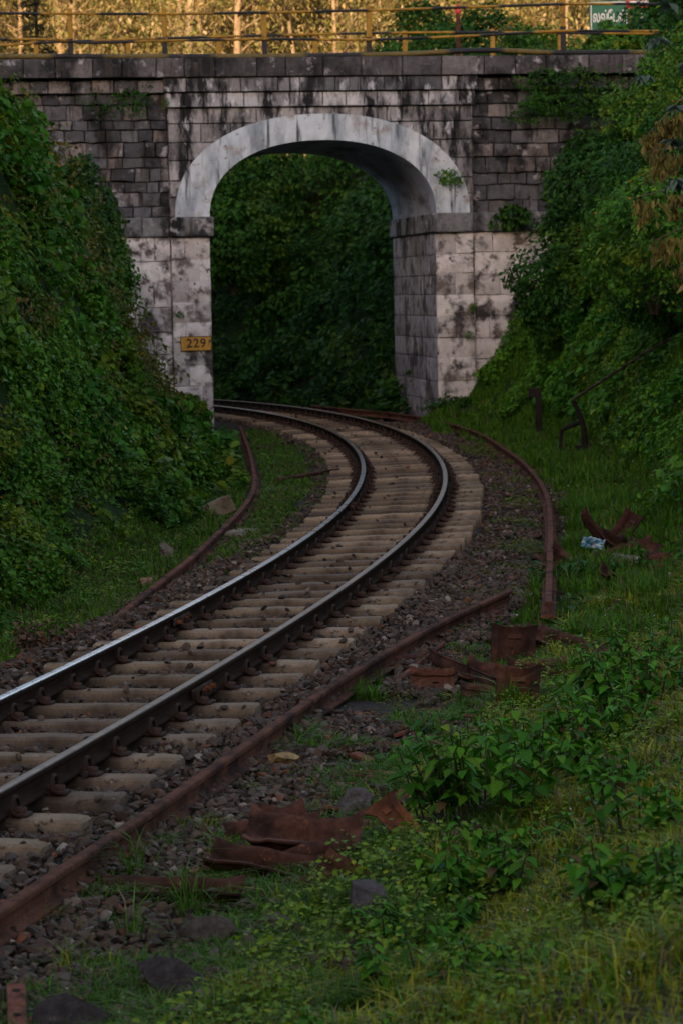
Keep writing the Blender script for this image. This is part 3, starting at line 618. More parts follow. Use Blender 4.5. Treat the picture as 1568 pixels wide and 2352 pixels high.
# left bank: broad creeping leaves below, mixed bushes above
lo_toe = lambda x, y, s, d, z: (d < -2.30 - .45*vn(np.stack([s*.7, d*0, d*0], 1), 3) + .25*(y > 38))
bank('bank_foliage', 2, 34, -7.2, -2.1, 860000, .060, P_BROAD, 101, 'broad-leaved green creeper covering the left bank', keep=lo_toe, thick=.35, amp=.34)
bank('bank_foliage', 33, 52, -8.5, -2.1, 380000, .072, P_DEEP + [(.04, .09, .02)], 103, 'mixed dark green undergrowth covering the left bank up to the bridge', keep=lo_toe, thick=.4, amp=.42, simple=True)
bank('bank_foliage', 25, 46, -7.5, -3.0, 60000, .055, P_WARM, 105, 'brownish and yellow-green weeds mixed into the left bank', thick=.2, amp=.75, keep=lambda x, y, s, d, z: vn(np.stack([s/2.2, d/1.5, z/1.5], 1), 9) > .56, simple=True)
bank('bank_foliage', 2, 46, -7.5, -2.3, 85000, .105, [(.03, .12, .010), (.05, .15, .014), (.11, .17, .016)], 107, 'patches of larger-leaved plants on the left bank', thick=.15, amp=.55, keep=lambda x, y, s, d, z: vn(np.stack([s/1.6, d/1.1, z/1.1], 1), 19) > .60)
bank('bank_foliage', 2, 46, -7.5, -2.3, 70000, .05, [(.10, .055, .022), (.14, .09, .03), (.07, .075, .02)], 108, 'withered brown leaves and stalks caught in the left bank', thick=.15, amp=.6, keep=lambda x, y, s, d, z: vn(np.stack([s/1.1, d/.8, z/.8], 1), 29) > .66, simple=True, width=.5)
bank('bank_foliage', 20, 50, 2.9, 7.5, 50000, .10, [(.03, .12, .010), (.05, .16, .014), (.09, .17, .014)], 112, 'patches of larger-leaved plants on the right bank', thick=.15, amp=.45, keep=lambda x, y, s, d, z: (vn(np.stack([s/1.5, d/1.1, z/1.1], 1), 39) > .58) & (d > 3.2))
# right bank
bank('bank_foliage', 20, 52, 2.7, 8.5, 520000, .056, [(.06, .175, .011), (.085, .205, .014), (.048, .145, .013), (.115, .20, .013)], 111, 'green ground creepers covering the right bank', thick=.25, amp=.3, keep=lambda x, y, s, d, z: (d > 2.9 + .5*vn(np.stack([s*.6, d*0, d*0], 1), 4)) & (y > 27) | (d > 3.9) & (y > 23), simple=True)
# slope seen through the arch
bank('bank_foliage', 50, 76, 1.9, 11, 150000, .12, P_DEEP, 121, 'dark bushes and creepers on the slope seen through the arch', thick=.6, amp=.9, simple=True)
def shrub(name, label, loc, rad, n, leaf, pal, seed, cat='shrub', group=None, stems=5, lump=.38, simple=True, flowers=None, **kw):
    g = rs(seed); root = empty(name, loc, 0, label, cat, group); rad = np.array(rad, float)
    D = g.normal(size=(n, 3)); D /= np.linalg.norm(D, axis=1)[:, None]; D[:, 2] = np.where(D[:, 2] < -.85, -D[:, 2], D[:, 2])
    rr = (1 - np.abs(g.normal(size=n))*.16)*(1 + lump*(fbm(D*2.1+seed*3.7, seed, 3)-.5)*2.2 + .22*(vn(D*6.5+seed, seed)-.5)); gap = fbm(D*3.3+seed*1.3, seed+5, 2)
    ok = gap > .34; D, rr = D[ok], rr[ok]; P = D*rr[:, None]*rad + np.array((0, 0, rad[2]*.78))
    N = D/rad; N /= np.linalg.norm(N, axis=1)[:, None]; W = P + np.array(loc)
    leafmesh('foliage', P, N, leaf*g.uniform(.6, 1.35, len(P)), greens(W, g, pal, seed, .7), g, root, simple=simple, **kw)
    m = MB()
    for k in range(stems):
        a = g.uniform(0, 2*PI); q = np.array((math.cos(a), math.sin(a), 0))*rad*g.uniform(.2, .6); e = q + np.array((0, 0, rad[2]*g.uniform(.9, 1.4)))
        m.tube([(q[0]*.15, q[1]*.15, -.15), tuple(q*.6+np.array((0, 0, rad[2]*.4))), tuple(e)], [.028, .02, .008], 5, (.06, .045, .03))
    if stems: m.build('stem', M_BARK, root)
    if flowers:
        c, nf, fs = flowers; k = g.randint(len(P), size=nf); leafmesh('blossoms', P[k]*1.06-np.array((0, 0, rad[2]*.05)), N[k], fs*g.uniform(.7, 1.3, nf), np.tile(np.array(c), (nf, 1))*g.uniform(.6, 1.2, (nf, 1)), g, root)
    return root
def on(x, y, dz=0): return (x, y, float(hz([x], [y])[0])+dz)
# shrubs on the right, from the pier up to the road
shrub('dark_shrub', 'big dark shrub overhanging the right bank just in front of the stone pier', (4.2, 50.5, 1.5), (1.05, 1.3, 1.25), 13000, .10, P_DEEP, 201)
shrub('dark_shrub', 'dense dark bush at the right of the impost band, above the overhanging shrub', (4.85, 51.5, 3.2), (1.1, 1.2, 1.15), 13000, .09, P_DEEP, 202)
shrub('dark_shrub', 'tall bushy growth hiding the right end of the parapet', (5.95, 52.0, 4.2), (1.1, 1.2, 1.3), 14000, .085, P_BROAD, 203)
shrub('dark_shrub', 'leafy bush rising beside the green name board', (7.0, 52.6, 5.8), (1.1, 1.1, 1.35), 12000, .085, P_DEEP, 204)
shrub('flowering_shrub', 'bush with scattered orange flowers at the right edge below the dry brown leaves', (4.15, 37.2, 2.25), (.95, 1.1, .95), 11000, .075, P_BROAD, 205, flowers=((.50, .16, .015), 70, .045))
shrub('dark_shrub', 'dark leafy bush on the middle of the right bank under the orange flowers', (4.75, 40.5, 1.9), (.95, 1.4, .85), 12000, .085, P_DEEP, 206)
shrub('dark_shrub', 'shadowy bush high on the right bank behind the dry brown leaves', (5.0, 43.5, 2.6), (1.2, 1.4, 1.35), 14000, .08, P_DEEP, 207)
shrub('dark_shrub', 'rounded bush at the top right behind the grey-leaved branch', (6.35, 45.5, 4.3), (1.15, 1.3, 1.4), 15000, .08, P_BROAD, 208)
shrub('dark_shrub', 'bush filling the top right corner against the forest', (6.55, 47.5, 6.1), (1.1, 1.2, 1.5), 13000, .08, P_DEEP, 209)
# left bank shrubs against the bridge
shrub('leafy_shrub', 'tall leafy shrub at the top left in front of the bridge railing end', (-5.75, 45.5, 4.3), (1.0, 1.2, .85), 13000, .085, P_DEEP, 211)
shrub('leafy_shrub', 'leafy shrub against the dark wing wall, halfway up the left bank', (-4.15, 45.0, 2.7), (.8, 1.1, 1.05), 12000, .08, P_DEEP, 212)
shrub('leafy_shrub', 'leafy shrub beside the left impost band', (-4.0, 48.5, 2.0), (.55, .9, .95), 9000, .08, P_BROAD, 213)
shrub('leafy_shrub', 'low leafy shrub below the yellow number plate', (-2.85, 51.8, -.25), (.5, .8, .50), 9000, .085, P_BROAD, 214)
shrub('flowering_shrub', 'bush with a few orange flowers on the left bank left of the number plate', (-3.95, 49.5, .3), (.5, .9, .60), 9000, .075, P_BROAD, 215, flowers=((.55, .17, .015), 26, .05))
shrub('leafy_shrub', 'tall leafy shrub at the left edge of the photograph, high on the bank', (-5.2, 38.5, 3.0), (.9, 1.2, 1.1), 13000, .08, P_WARM[1:] + P_DEEP, 216, flowers=((.45, .13, .02), 14, .05))
shrub('leafy_shrub', 'yellow-brown weedy shrub at the left edge, in the middle of the bank', (-3.75, 31.5, 1.35), (.7, 1.0, .8), 10000, .06, P_WARM, 217, flowers=((.45, .13, .02), 10, .05))
for k, (x, y, z, r0, h, lb) in enumerate([(-3.2, 79, 4.2, 2.4, 2.0, 'large dark bush at the upper left of the view through the arch'), (-.6, 77, 4.0, 2.2, 2.0, 'large dark bush at the top of the view through the arch'),
        (-5.2, 76, 3.0, 2.0, 2.2, 'dark bush behind the left pier, seen through the arch'), (-2.6, 73.5, 2.6, 1.5, 1.5, 'rounded bush in the middle of the slope seen through the arch')]):
    shrub('dark_shrub', lb, (x, y, z), (r0, r0*.8, h), 9000, .15, P_DEEP, 270+k)
# dark greenery growing out of the masonry
def wallplant(name, label, u, y, v, rad, n, leaf, pal, seed, droop=1.0): return shrub(name, label, bw(u, y, v), rad, n, leaf, pal, seed, 'plant', None, 0, .95, droop=droop)
wallplant('wall_creeper', 'dark creeper hanging over the parapet at the right end of the bridge', 2.6, -.35, 5.72, (1.15, .22, .50), 4200, .07, P_DEEP, 231)
wallplant('wall_creeper', 'dark creeper on the upper part of the left wing wall', -5.95, -.02, 5.9, (.7, .14, .35), 900, .06, P_DEEP, 232)
wallplant('wall_fern', 'small fern rooted on the right haunch of the arch ring', .30, -.16, 4.48, (.27, .14, .17), 420, .06, P_BROAD, 233)
wallplant('wall_fern', 'leafy plant growing from the joint beside the right impost band', 1.55, -.2, 3.65, (.32, .22, .24), 420, .11, P_DEEP, 234)
wallplant('wall_tuft', 'small green tuft in the seam of the right pier, the lower of two', .66, -.07, 1.5, (.06, .05, .09), 110, .035, P_BROAD, 235)
wallplant('wall_tuft', 'small green tuft in the seam of the right pier, the higher of two', .74, -.07, 2.05, (.08, .05, .08), 130, .035, P_BROAD, 236)
wallplant('wall_tuft', 'grass tuft at the top of the seam of the left wing wall', -5.12, -.14, 6.0, (.07, .06, .12), 120, .04, P_WARM, 237)
wallplant('wall_tuft', 'little plant in the crack of the left pier above the number plate', -4.95, -.07, 2.05, (.10, .05, .06), 120, .035, P_BROAD, 238)
wallplant('wall_creeper', 'trailing weeds along the foot of the right pier', .45, -.45, .05, (.65, .3, .22), 2200, .07, P_DEEP, 239)
# bushes on the road beyond the bridge
for k, (x, y, r0, h, pl_, lb) in enumerate([(1.5, 66.5, 1.1, .75, P_DEEP, 'low grey-green bush behind the middle of the railing'), (3.4, 68, 1.6, 1.35, P_DEEP, 'dark bush beyond the railing, right of the marker post'),
        (4.9, 70, 1.5, 1.15, P_BROAD, 'dark green bush between the marker post and the name board'), (6.2, 64.2, 1.05, .86, P_BROAD, 'low bush in front of the name board, below its lettering'), (2.3, 72, 1.3, 1.6, P_DEEP, 'tall dark bush in front of the forest, behind the marker post'),
        (7.6, 64.8, 1.2, 1.35, P_DEEP, 'leafy bush covering the right end of the name board'), (-.9, 69, 1.0, .42, P_WARM, 'small weedy bush beyond the railing near its middle')]):
    shrub('roadside_bush', lb, (x, y, 6.7), (r0, r0, h), 6500, .13, pl_, 250+k, group='bushes on the road behind the bridge')
# dark young conifer
def conifer(name, label, loc, h, seed):
    g = rs(seed); root = empty(name, loc, 0, label, 'tree'); m = MB(); m.tube([(0, 0, 0), (.05, 0, h*.5), (0, 0, h)], [.07, .05, .012], 6, (.03, .022, .016)); P = []
    for z in np.arange(.8, h-.1, .28):
        for k in range(4):
            a = g.uniform(0, 2*PI); L = (1-z/h)*1.15*g.uniform(.5, 1.1)+.12; e = Vector((math.cos(a)*L, math.sin(a)*L, z-.22*L-.05)); m.tube([(0, 0, z), tuple(e*.5+Vector((0, 0, z*.5+.04))), tuple(e)], [.016, .012, .005], 4, (.03, .022, .016))
            tt = g.uniform(.25, 1.05, 46); q = np.array(e)[None]*tt[:, None] + np.array((0, 0, z))[None]*(1-tt[:, None]); P.append(q + g.normal(size=q.shape)*np.array((.09, .09, .055)))
    m.build('trunk', M_BARK, root); P = np.concatenate(P); N = np.tile(np.array((0, 0, 1.)), (len(P), 1)); leafmesh('crown', P, N, .12*g.uniform(.6, 1.3, len(P)), np.tile(np.array((.016, .03, .016)), (len(P), 1))*g.uniform(.6, 1.4, (len(P), 1)), g, root, simple=True, width=.5)
conifer('young_conifer', 'thin dark conifer in front of the forest, left of the first railing post', (-7.05, 68, 6.2), 4.6, 77)

# ------------------------------------------------------------------ the sunlit forest behind
def eucalypt(seed):
    g = rs(seed); H = g.uniform(19, 27); m = MB(); bend = g.normal(size=2)*1.1; r0 = .06+.15*g.rand()**1.7; n = 9
    tr = np.stack([np.array((bend[0]*math.sin(t*2.5), bend[1]*math.sin(t*2.1), t*H-1)) for t in np.linspace(0, 1, n)]); pale = np.array((.29, .20, .115))*g.uniform(.7, 1.15)
    m.tube([tuple(p) for p in tr], list(np.linspace(r0, r0*.35, n)), 8, tuple(pale)); P = []; N = []
    for k in range(34):
        z = g.uniform(.10, 1.0); b = np.array([np.interp(z, np.linspace(0, 1, n), tr[:, i]) for i in range(3)]); a = g.uniform(0, 2*PI); L = g.uniform(.7, 2.4)*(1.15-.5*z)
        e = b + np.array((math.cos(a)*L, math.sin(a)*L, L*g.uniform(.3, 1.0)))
        m.tube([tuple(b), tuple((b+e)/2+np.array((0, 0, -.1))), tuple(e)], [.05, .035, .012], 5, tuple(pale*.8))
        for c in range(3):
            q = b + (e-b)*g.uniform(.5, 1.15); w_ = g.uniform(.35, .8); pp = q + g.normal(size=(55, 3))*w_*np.array((.75, .75, .6)); P.append(pp); N.append(pp-q)
    P = np.concatenate(P); N = np.concatenate(N); N /= np.linalg.norm(N, axis=1)[:, None]+1e-6
    root = empty('eucalyptus_tree', (0, 0, 0)); m.build('trunk', M_BARK, root, True)
    pal = np.array([(.19, .16, .045), (.27, .20, .075), (.13, .13, .035), (.32, .23, .11)])[g.randint(4, size=len(P))]
    leafmesh('crown', P, N, .17*g.uniform(.6, 1.4, len(P)), pal*g.uniform(.6, 1.3, (len(P), 1)), g, root, simple=True, width=.6, droop=1.2); return root
def forest():
    g = rs(61); protos = [eucalypt(300+k) for k in range(6)]; used = set(); pts = []
    while len(pts) < 230:
        y = 104 + 62*g.rand()**.9; hw = y*.125+2.5; x = g.uniform(-hw, hw*1.0)
        if all((x-a)**2*1.5+(y-b)**2 > 1.3 for a, b in pts): pts.append((x, y))
    zs = T(np.array([p[0] for p in pts]), np.array([p[1] for p in pts]))
    for (x, y), z in zip(pts, zs):
        k = g.randint(6); o = protos[k] if k not in used else copy_tree(protos[k]); used.add(k)
        o.location = (x, y, z-.3); o.rotation_euler = (0, 0, g.uniform(0, 2*PI)); f = g.uniform(.85, 1.15); o.scale = (f, f, f)
        tag(o, 'tall pale-trunked tree in the sunlit forest beyond the bridge', 'tree', 'trees of the sunlit forest')
    for k in range(6):
        if k not in used: bpy.data.objects.remove(protos[k])
    n = 170000; y = 92 + 85*g.rand(n); x = g.uniform(-1, 1, n)*(y*.13+3); z = T(x, y); hgt = g.rand(n)**1.6*7.5*np.clip((fbm(np.stack([x, y, 0*x], 1)/2.4, 8)-.3)*2.6, .12, 1.5)
    P = np.stack([x, y, z+hgt], 1) + g.normal(size=(n, 3))*.1; N = g.normal(size=(n, 3)) + np.array((0, -1, .6)); N /= np.linalg.norm(N, axis=1)[:, None]
    c = np.array([(.18, .16, .045), (.27, .20, .08), (.13, .13, .04), (.36, .26, .15), (.20, .18, .045)])[g.randint(5, size=n)]*g.uniform(.6, 1.3, (n, 1))
    o = leafmesh('forest_undergrowth', P, N, .19*g.uniform(.6, 1.4, n), c, g, simple=True); tag(o, 'golden brown undergrowth between the trunks of the forest', None, None, 'stuff')
forest()

# ------------------------------------------------------------------ grass and small weeds
def grass(name, x, y, h, cols, seed, label=None, width=.0045, lean=.5, parent=None, base=None, kind='stuff', z=None):
    g = rs(seed); n = len(x); z = hz(x, y) if z is None else z; P = np.stack([x, y, z-.01], 1)
    a = g.uniform(0, 2*PI, n); dr = np.stack([np.cos(a), np.sin(a), 0*a], 1); sd = np.stack([-np.sin(a), np.cos(a), 0*a], 1); ln_ = lean*g.uniform(.1, 1.3, n)
    w = (width*g.uniform(.6, 1.4, n)*np.clip(y/14, .8, 2.6))[:, None]; hh = h[:, None]; l_ = ln_[:, None]*hh; Z = np.array((0, 0, 1.))
    m1 = P + dr*l_*.25 + Z*hh*.55; tp = P + dr*l_*1.05 + Z*hh*(1-.35*np.clip(ln_, 0, 1))[:, None]
    V = np.stack([P-sd*w, P+sd*w, m1+sd*w*.8, m1-sd*w*.8, tp], 1).reshape(-1, 3); b = (np.arange(n)*5)[:, None]
    F = [b+np.array([[0, 1, 2, 3]]), b+np.array([[3, 2, 4]])]
    o = mesh(name, V, F, M_GRASS, parent, np.repeat(cols, 5, 0)); tag(o, label, None, None, kind); return o
def gcols(n, g, pal, dry=.07): 
    c = np.array(pal)[g.randint(len(pal), size=n)]*g.uniform(.65, 1.35, (n, 1)); k = g.rand(n) < dry; c[k] = np.array((.17, .14, .06))*g.uniform(.6, 1.2, (k.sum(), 1)); return c
G_GREEN = [(.055, .15, .009), (.075, .17, .011), (.048, .12, .011)]; G_YEL = [(.24, .26, .012), (.18, .235, .011), (.27, .24, .022)]
def scatter(n, s0, s1, d0, d1, g, fn, mg=1.1):
    s = g.uniform(s0, s1, n); d = g.uniform(d0, d1, n); x, y = at(s, d); z = hz(x, y); ok = seen(x, y, z, mg) & fn(x, y, s, d); return x[ok], y[ok], d[ok], s[ok]
def all_grass():
    g = rs(71); pn = lambda x, y, sc_, sd: fbm(np.stack([x, y, 0*x], 1)/sc_, sd, 3)
    x, y, d, s = scatter(150000, 14, 47, 1.75, 4.2, g, lambda x, y, s, d: (d > 1.95 + .5*(pn(x, y, .8, 3)-.4)) & (pn(x, y, .6, 4) > .40 - .12*(d > 2.4)))
    grass('verge_grass', x, y, g.uniform(.04, .15, len(x))*(1+.9*(pn(x, y, .5, 6) > .56)), gcols(len(x), g, G_GREEN), 72, 'green grass on the flat verge between the curved rusty rail and the right bank')
    x, y, d, s = scatter(140000, 1, 47, -2.75, -1.15, g, lambda x, y, s, d: (d < -1.30 + .35*(pn(x, y, .7, 13)-.5) - .12*(y < 24)) & (abs(x-np.interp(y, [22.6, 27.6, 33.3, 36.5, 39.5, 44.8, 54.6], [-1.92, -1.45, -1.17, -1.12, -1.2, -1.42, -1.92])) > .11))
    grass('ditch_grass', x, y, g.uniform(.025, .09, len(x))*(1+.6*(pn(x, y, .5, 16) > .6)), gcols(len(x), g, G_GREEN + [(.05, .075, .02)], .12), 73, 'short grass in the ditch along the left of the track')
    x, y, d, s = scatter(330000, -6, 18, 2.1, 7.5, g, lambda x, y, s, d: (d > 2.38 + .5*(pn(x, y, .8, 23)-.4)) & (pn(x, y, .5, 24) > .22), 1.25)
    grass('slope_grass', x, y, g.uniform(.03, .13, len(x))*(.75+.9*sm(.5, .65, pn(x, y, .5, 26))), gcols(len(x), g, G_YEL + G_GREEN[:1], .16)*(.6+.8*pn(x, y, .8, 28))[:, None], 74, 'soft out-of-focus grass on the slope in the right foreground', width=.0055, lean=1.2)
    x, y, d, s = scatter(150000, -3, 14, 1.3, 3.2, g, lambda x, y, s, d: (pn(x, y, .5, 33) > .585 - .15*sm(1.7, 2.4, d) - .075*(y < 13.5)))
    grass('verge_grass', x, y, g.uniform(.04, .15, len(x)), gcols(len(x), g, G_GREEN, .1), 75, 'grass patches among the stones and scrap in the lower foreground', width=.0042, lean=1.2)
    # small-leaved weeds creeping over the gravel
    x, y, d, s = scatter(90000, -2, 40, 1.1, 3.0, g, lambda x, y, s, d: (pn(x, y, .42, 43) > .59 - .05*(d > 1.8)))
    n = len(x); P = np.stack([x, y, hz(x, y) + g.rand(n)**2*.06 + .03], 1); N = np.tile(np.array((0, 0, 1.)), (n, 1)); c = gcols(n, g, [(.09, .12, .018), (.06, .105, .018), (.12, .12, .02)], .05)
    red = (np.hypot(x+.38, y-14.1) < .42) & (g.rand(n) < .7); c[red] = np.array((.16, .035, .025))*g.uniform(.5, 1.3, (red.sum(), 1))
    o = leafmesh('gravel_weeds', P, N, .017*g.uniform(.6, 1.4, n)*np.clip(y/15, .9, 2.2), c, g, simple=True); tag(o, 'tiny yellow-green weeds creeping over the gravel on the right', None, None, 'stuff')
    x, y, d, s = scatter(30000, 6, 46, -1.9, -1.0, g, lambda x, y, s, d: (pn(x, y, .4, 53) > .58)); n = len(x)
    P = np.stack([x, y, hz(x, y) + g.rand(n)**2*.05 + .035], 1); N = np.tile(np.array((0, 0, 1.)), (n, 1))
    o = leafmesh('gravel_weeds', P, N, .022*g.uniform(.6, 1.4, n)*np.clip(y/17, .9, 2.), gcols(n, g, [(.09, .12, .018), (.06, .105, .018)], .1), g, simple=True); tag(o, 'tiny green weeds at the left edge of the gravel', None, None, 'stuff')
    x, y, d, s = scatter(48000, 1, 46, -2.8, -1.5, g, lambda x, y, s, d: (pn(x, y, .45, 93) > .50 + .10*sm(-2.1, -1.6, d)) & (abs(x+.10-np.interp(y, [22.6, 27.6, 33.3, 36.5, 39.5, 44.8, 54.6], [-1.92, -1.45, -1.17, -1.12, -1.2, -1.42, -1.92])) > .26)); n = len(x)
    P = np.stack([x, y, hz(x, y) + g.rand(n)*.10 + .02], 1); o = leafmesh('ditch_weeds', P, hn(x, y), .042*g.uniform(.5, 1.4, n), greens(P, g, P_BROAD, 94, .6), g, up=1., droop=.3, simple=True); tag(o, 'low leafy creepers spreading from the left bank into the ditch', None, None, 'stuff')
    # leafy ground cover on the near slope
    x, y, d, s = scatter(120000, -6, 15, 2.4, 6.5, g, lambda x, y, s, d: (pn(x, y, .55, 63) > .44 + .16*sm(2.8, 3.6, d)), 1.25); n = len(x)
    P = np.stack([x, y, hz(x, y) + g.rand(n)*.16*(.4+pn(x, y, .3, 66)) + .01], 1); N = hn(x, y)
    o = leafmesh('slope_weeds', P, N, .030*g.uniform(.5, 1.4, n), greens(P, g, [(.09, .19, .012), (.15, .23, .014), (.10, .195, .018)], 64, .5), g, up=1., droop=.3); tag(o, 'broad-leaved weeds in the blurred right foreground', None, None, 'stuff')
    x, y, d, s = scatter(16000, -4, 46, 1.8, 4.5, g, lambda x, y, s, d: pn(x, y, .5, 83) > .55); n = len(x)
    x, y = x[:420], y[:420]; n = len(x); P = np.stack([x, y, hz(x, y) + .07 + .05*g.rand(n)], 1); o = leafmesh('clover_flowers', P, np.tile(np.array((0, 0, 1.)), (n, 1)), .014*np.clip(y/13, .8, 2), np.tile(np.array((.5, .5, .48)), (n, 1)), g, jit=1., simple=True); tag(o, 'tiny white clover flowers dotted in the grass', None, None, 'stuff')
all_grass()

# ------------------------------------------------------------------ single plants
def weed(name, label, loc, ns, h, leaf, pal, seed, spread=.25, cat='plant', group=None, pairs=6):
    g = rs(seed); root = empty(name, loc, 0, label, cat, group); m = MB(); P = []; N = []; Z = []; TD = []
    for k in range(ns):
        a = g.uniform(0, 2*PI); r_ = spread*math.sqrt(g.rand()); b = np.array((math.cos(a)*r_, math.sin(a)*r_, -.03)); hh = h*g.uniform(.6, 1.1); ln_ = np.array((math.cos(a), math.sin(a), 0))*hh*g.uniform(.05, .4)
        e = b + ln_ + np.array((0, 0, hh)); mid = (b+e)/2 + np.array((0, 0, hh*.08)); m.tube([tuple(b), tuple(mid), tuple(e)], [.006, .005, .003], 5, (.05, .06, .022))
        for j in range(pairs):
            t = .25+.75*(j+1)/pairs; q = b*(1-t)**2 + 2*mid*t*(1-t) + e*t*t
            for sgn in (0, PI):
                an = a + (j % 2)*PI/2 + sgn + g.normal()*.3; dv = np.array((math.cos(an), math.sin(an), g.uniform(-.45, .25))); P.append(q); TD.append(dv); N.append(np.array((0, 0, 1.)) + dv*.3 + g.normal(size=3)*.15)
                Z.append(leaf*g.uniform(.65, 1.1)*(1.1-.6*abs(t-.62)/.62)*(1 if j < pairs-1 else .7))
    P, N, Z, TD = map(np.array, (P, N, Z, TD)); N -= (N*TD).sum(1)[:, None]*TD/(TD**2).sum(1)[:, None]; N /= np.linalg.norm(N, axis=1)[:, None]; TD /= np.linalg.norm(TD, axis=1)[:, None]; B = np.cross(TD, N)
    V = P[:, None] + Z[:, None, None]*(LT6[None, :, 0:1]*B[:, None] + (LT6[None, :, 1:2]+.12)*TD[:, None] + (LT6[None, :, 2:3]*1.2)*N[:, None] - np.array((0, 0, .28))*(LT6[None, :, 1:2]**2))
    n = len(P); F = (LF6[None]+np.arange(n)[:, None, None]*6).reshape(-1, 4); c = np.array(pal)[g.randint(len(pal), size=n)]*g.uniform(.6, 1.3, (n, 1)); k_ = g.rand(n); c[k_ < .05] *= np.array((1.8, 1.0, .8)); c[k_ > .96] = (.13, .08, .03)
    m.build('stem', M_BARK, root); mesh('leaves', V.reshape(-1, 3), F, M_LEAF, root, np.repeat(c, 6, 0), True); return root
PW = [(.05, .175, .009), (.085, .215, .011), (.042, .145, .011)]
for k, (x, y, ns, h, lf, sp, lb) in enumerate([
        (.66, 14.2, 32, .50, .105, .30, 'bushy broad-leaved weed at the edge of the slope, below the rusty scrap heap'),
        (1.02, 15.3, 20, .42, .10, .26, 'broad-leaved weed just behind the bushiest one on the slope'),
        (1.45, 16.2, 20, .42, .10, .28, 'broad-leaved weed at the right, level with the curved scrap plates'),
        (1.78, 17.4, 22, .48, .10, .28, 'leafy weed at the right edge above the blurred grass'),
        (.58, 12.7, 18, .26, .085, .26, 'low leafy weed below the bushiest plant of the slope'),
        (1.07, 10.9, 18, .32, .085, .20, 'tall blurred weed standing alone in the right foreground grass'),
        (1.30, 12.4, 14, .30, .08, .22, 'blurred weed in the grass behind the tall lone weed'),
        (.12, 9.7, 26, .17, .06, .34, 'low blurred leafy weed at the bottom of the picture'),
        (.40, 11.0, 26, .20, .065, .32, 'low leafy weed along the foot of the near slope'),
        (2.1, 19.4, 18, .45, .09, .28, 'leafy weed growing by the right edge near the short dark post'),
        (1.42, 14.0, 16, .24, .075, .28, 'low leafy weed in the grass at the right edge, below the two bigger ones'), (1.30, 10.6, 18, .20, .065, .26, 'low leafy weed at the right edge of the blurred grass'),
        (.72, 10.3, 24, .16, .06, .32, 'spreading low weed in the blurred grass at the bottom, left of the tall lone weed'), (.80, 13.3, 16, .24, .08, .24, 'leafy weed in the grass just below the bushiest plant, on its right'), (.28, 12.0, 20, .18, .065, .24, 'small leafy weed between the pointed rock and the near slope')]):
    weed('broadleaf_weed', lb, on(x, y, 0), ns, h, lf, PW, 400+k, sp)
weed('small_weed', 'single young plant in front of the tilted scrap trough', on(.55, 17.3), 3, .20, .085, [(.025, .10, .022)], 420, .10, pairs=3)
weed('small_weed', 'small seedling beside the thin rusty rods', on(.27, 16.6), 3, .15, .07, [(.05, .13, .03)], 421, .08, pairs=3)
weed('small_weed', 'young plant leaning against the end of the straight rusty rail', on(1.15, 22.4), 3, .20, .09, [(.03, .11, .02)], 422, .08, pairs=3)
weed('small_weed', 'leafy plant covering the middle of the curved rusty rail near its cut end', on(1.85, 25.6), 7, .30, .10, [(.025, .095, .022), (.035, .11, .02)], 423, .25, pairs=4)
weed('small_weed', 'leafy plant in front of the blue plastic scrap', on(2.25, 26.0), 9, .26, .10, [(.025, .095, .022), (.035, .12, .02)], 424, .25, pairs=4)
weed('small_weed', 'pale-leaved plant beside the cut end of the curved rusty rail', on(1.85, 23.4), 4, .24, .10, [(.06, .12, .04), (.03, .09, .022)], 425, .12, pairs=3)
weed('withered_plant', 'withered brown plant at the foot of the left bank, at the left edge', on(-2.32, 21.7), 18, .30, .075, [(.16, .085, .055), (.20, .11, .07), (.09, .05, .03)], 426, .2, pairs=5)
def tuft(label, x, y, n, h, seed, pal=G_GREEN):
    g = rs(seed); r_ = .05*np.sqrt(g.rand(n)); a = g.uniform(0, 2*PI, n); X = x+r_*np.cos(a); Y = y+r_*np.sin(a)
    o = grass('grass_tuft', X, Y, h*g.uniform(.5, 1.1, n), gcols(n, g, pal, .05), seed, label, .0034, 1.5, None, None, None); tag(o, None, 'grass tuft')
tuft('tall grass tuft growing against the foreground rusty rail', -1.0, 13.3, 34, .34, 501)
tuft('long-bladed grass tuft in front of the bent scrap plates', -.72, 12.7, 46, .40, 502)
tuft('grass tuft spilling over the nearest long scrap trough', -.95, 12.25, 36, .30, 503)
tuft('upright grass tuft in front of the long bent channel', 1.05, 18.3, 40, .34, 504)
tuft('grass tuft between the scrap heap and the short dark post', 1.55, 19.4, 60, .32, 505)
tuft('grass tuft under the cut end of the curved rusty rail', 1.75, 21.6, 70, .30, 506)
tuft('grass tuft in front of the pointed rock', .18, 12.1, 40, .22, 507)
tuft('grass tuft beside the orange rusty plate', .45, 13.4, 44, .26, 508)
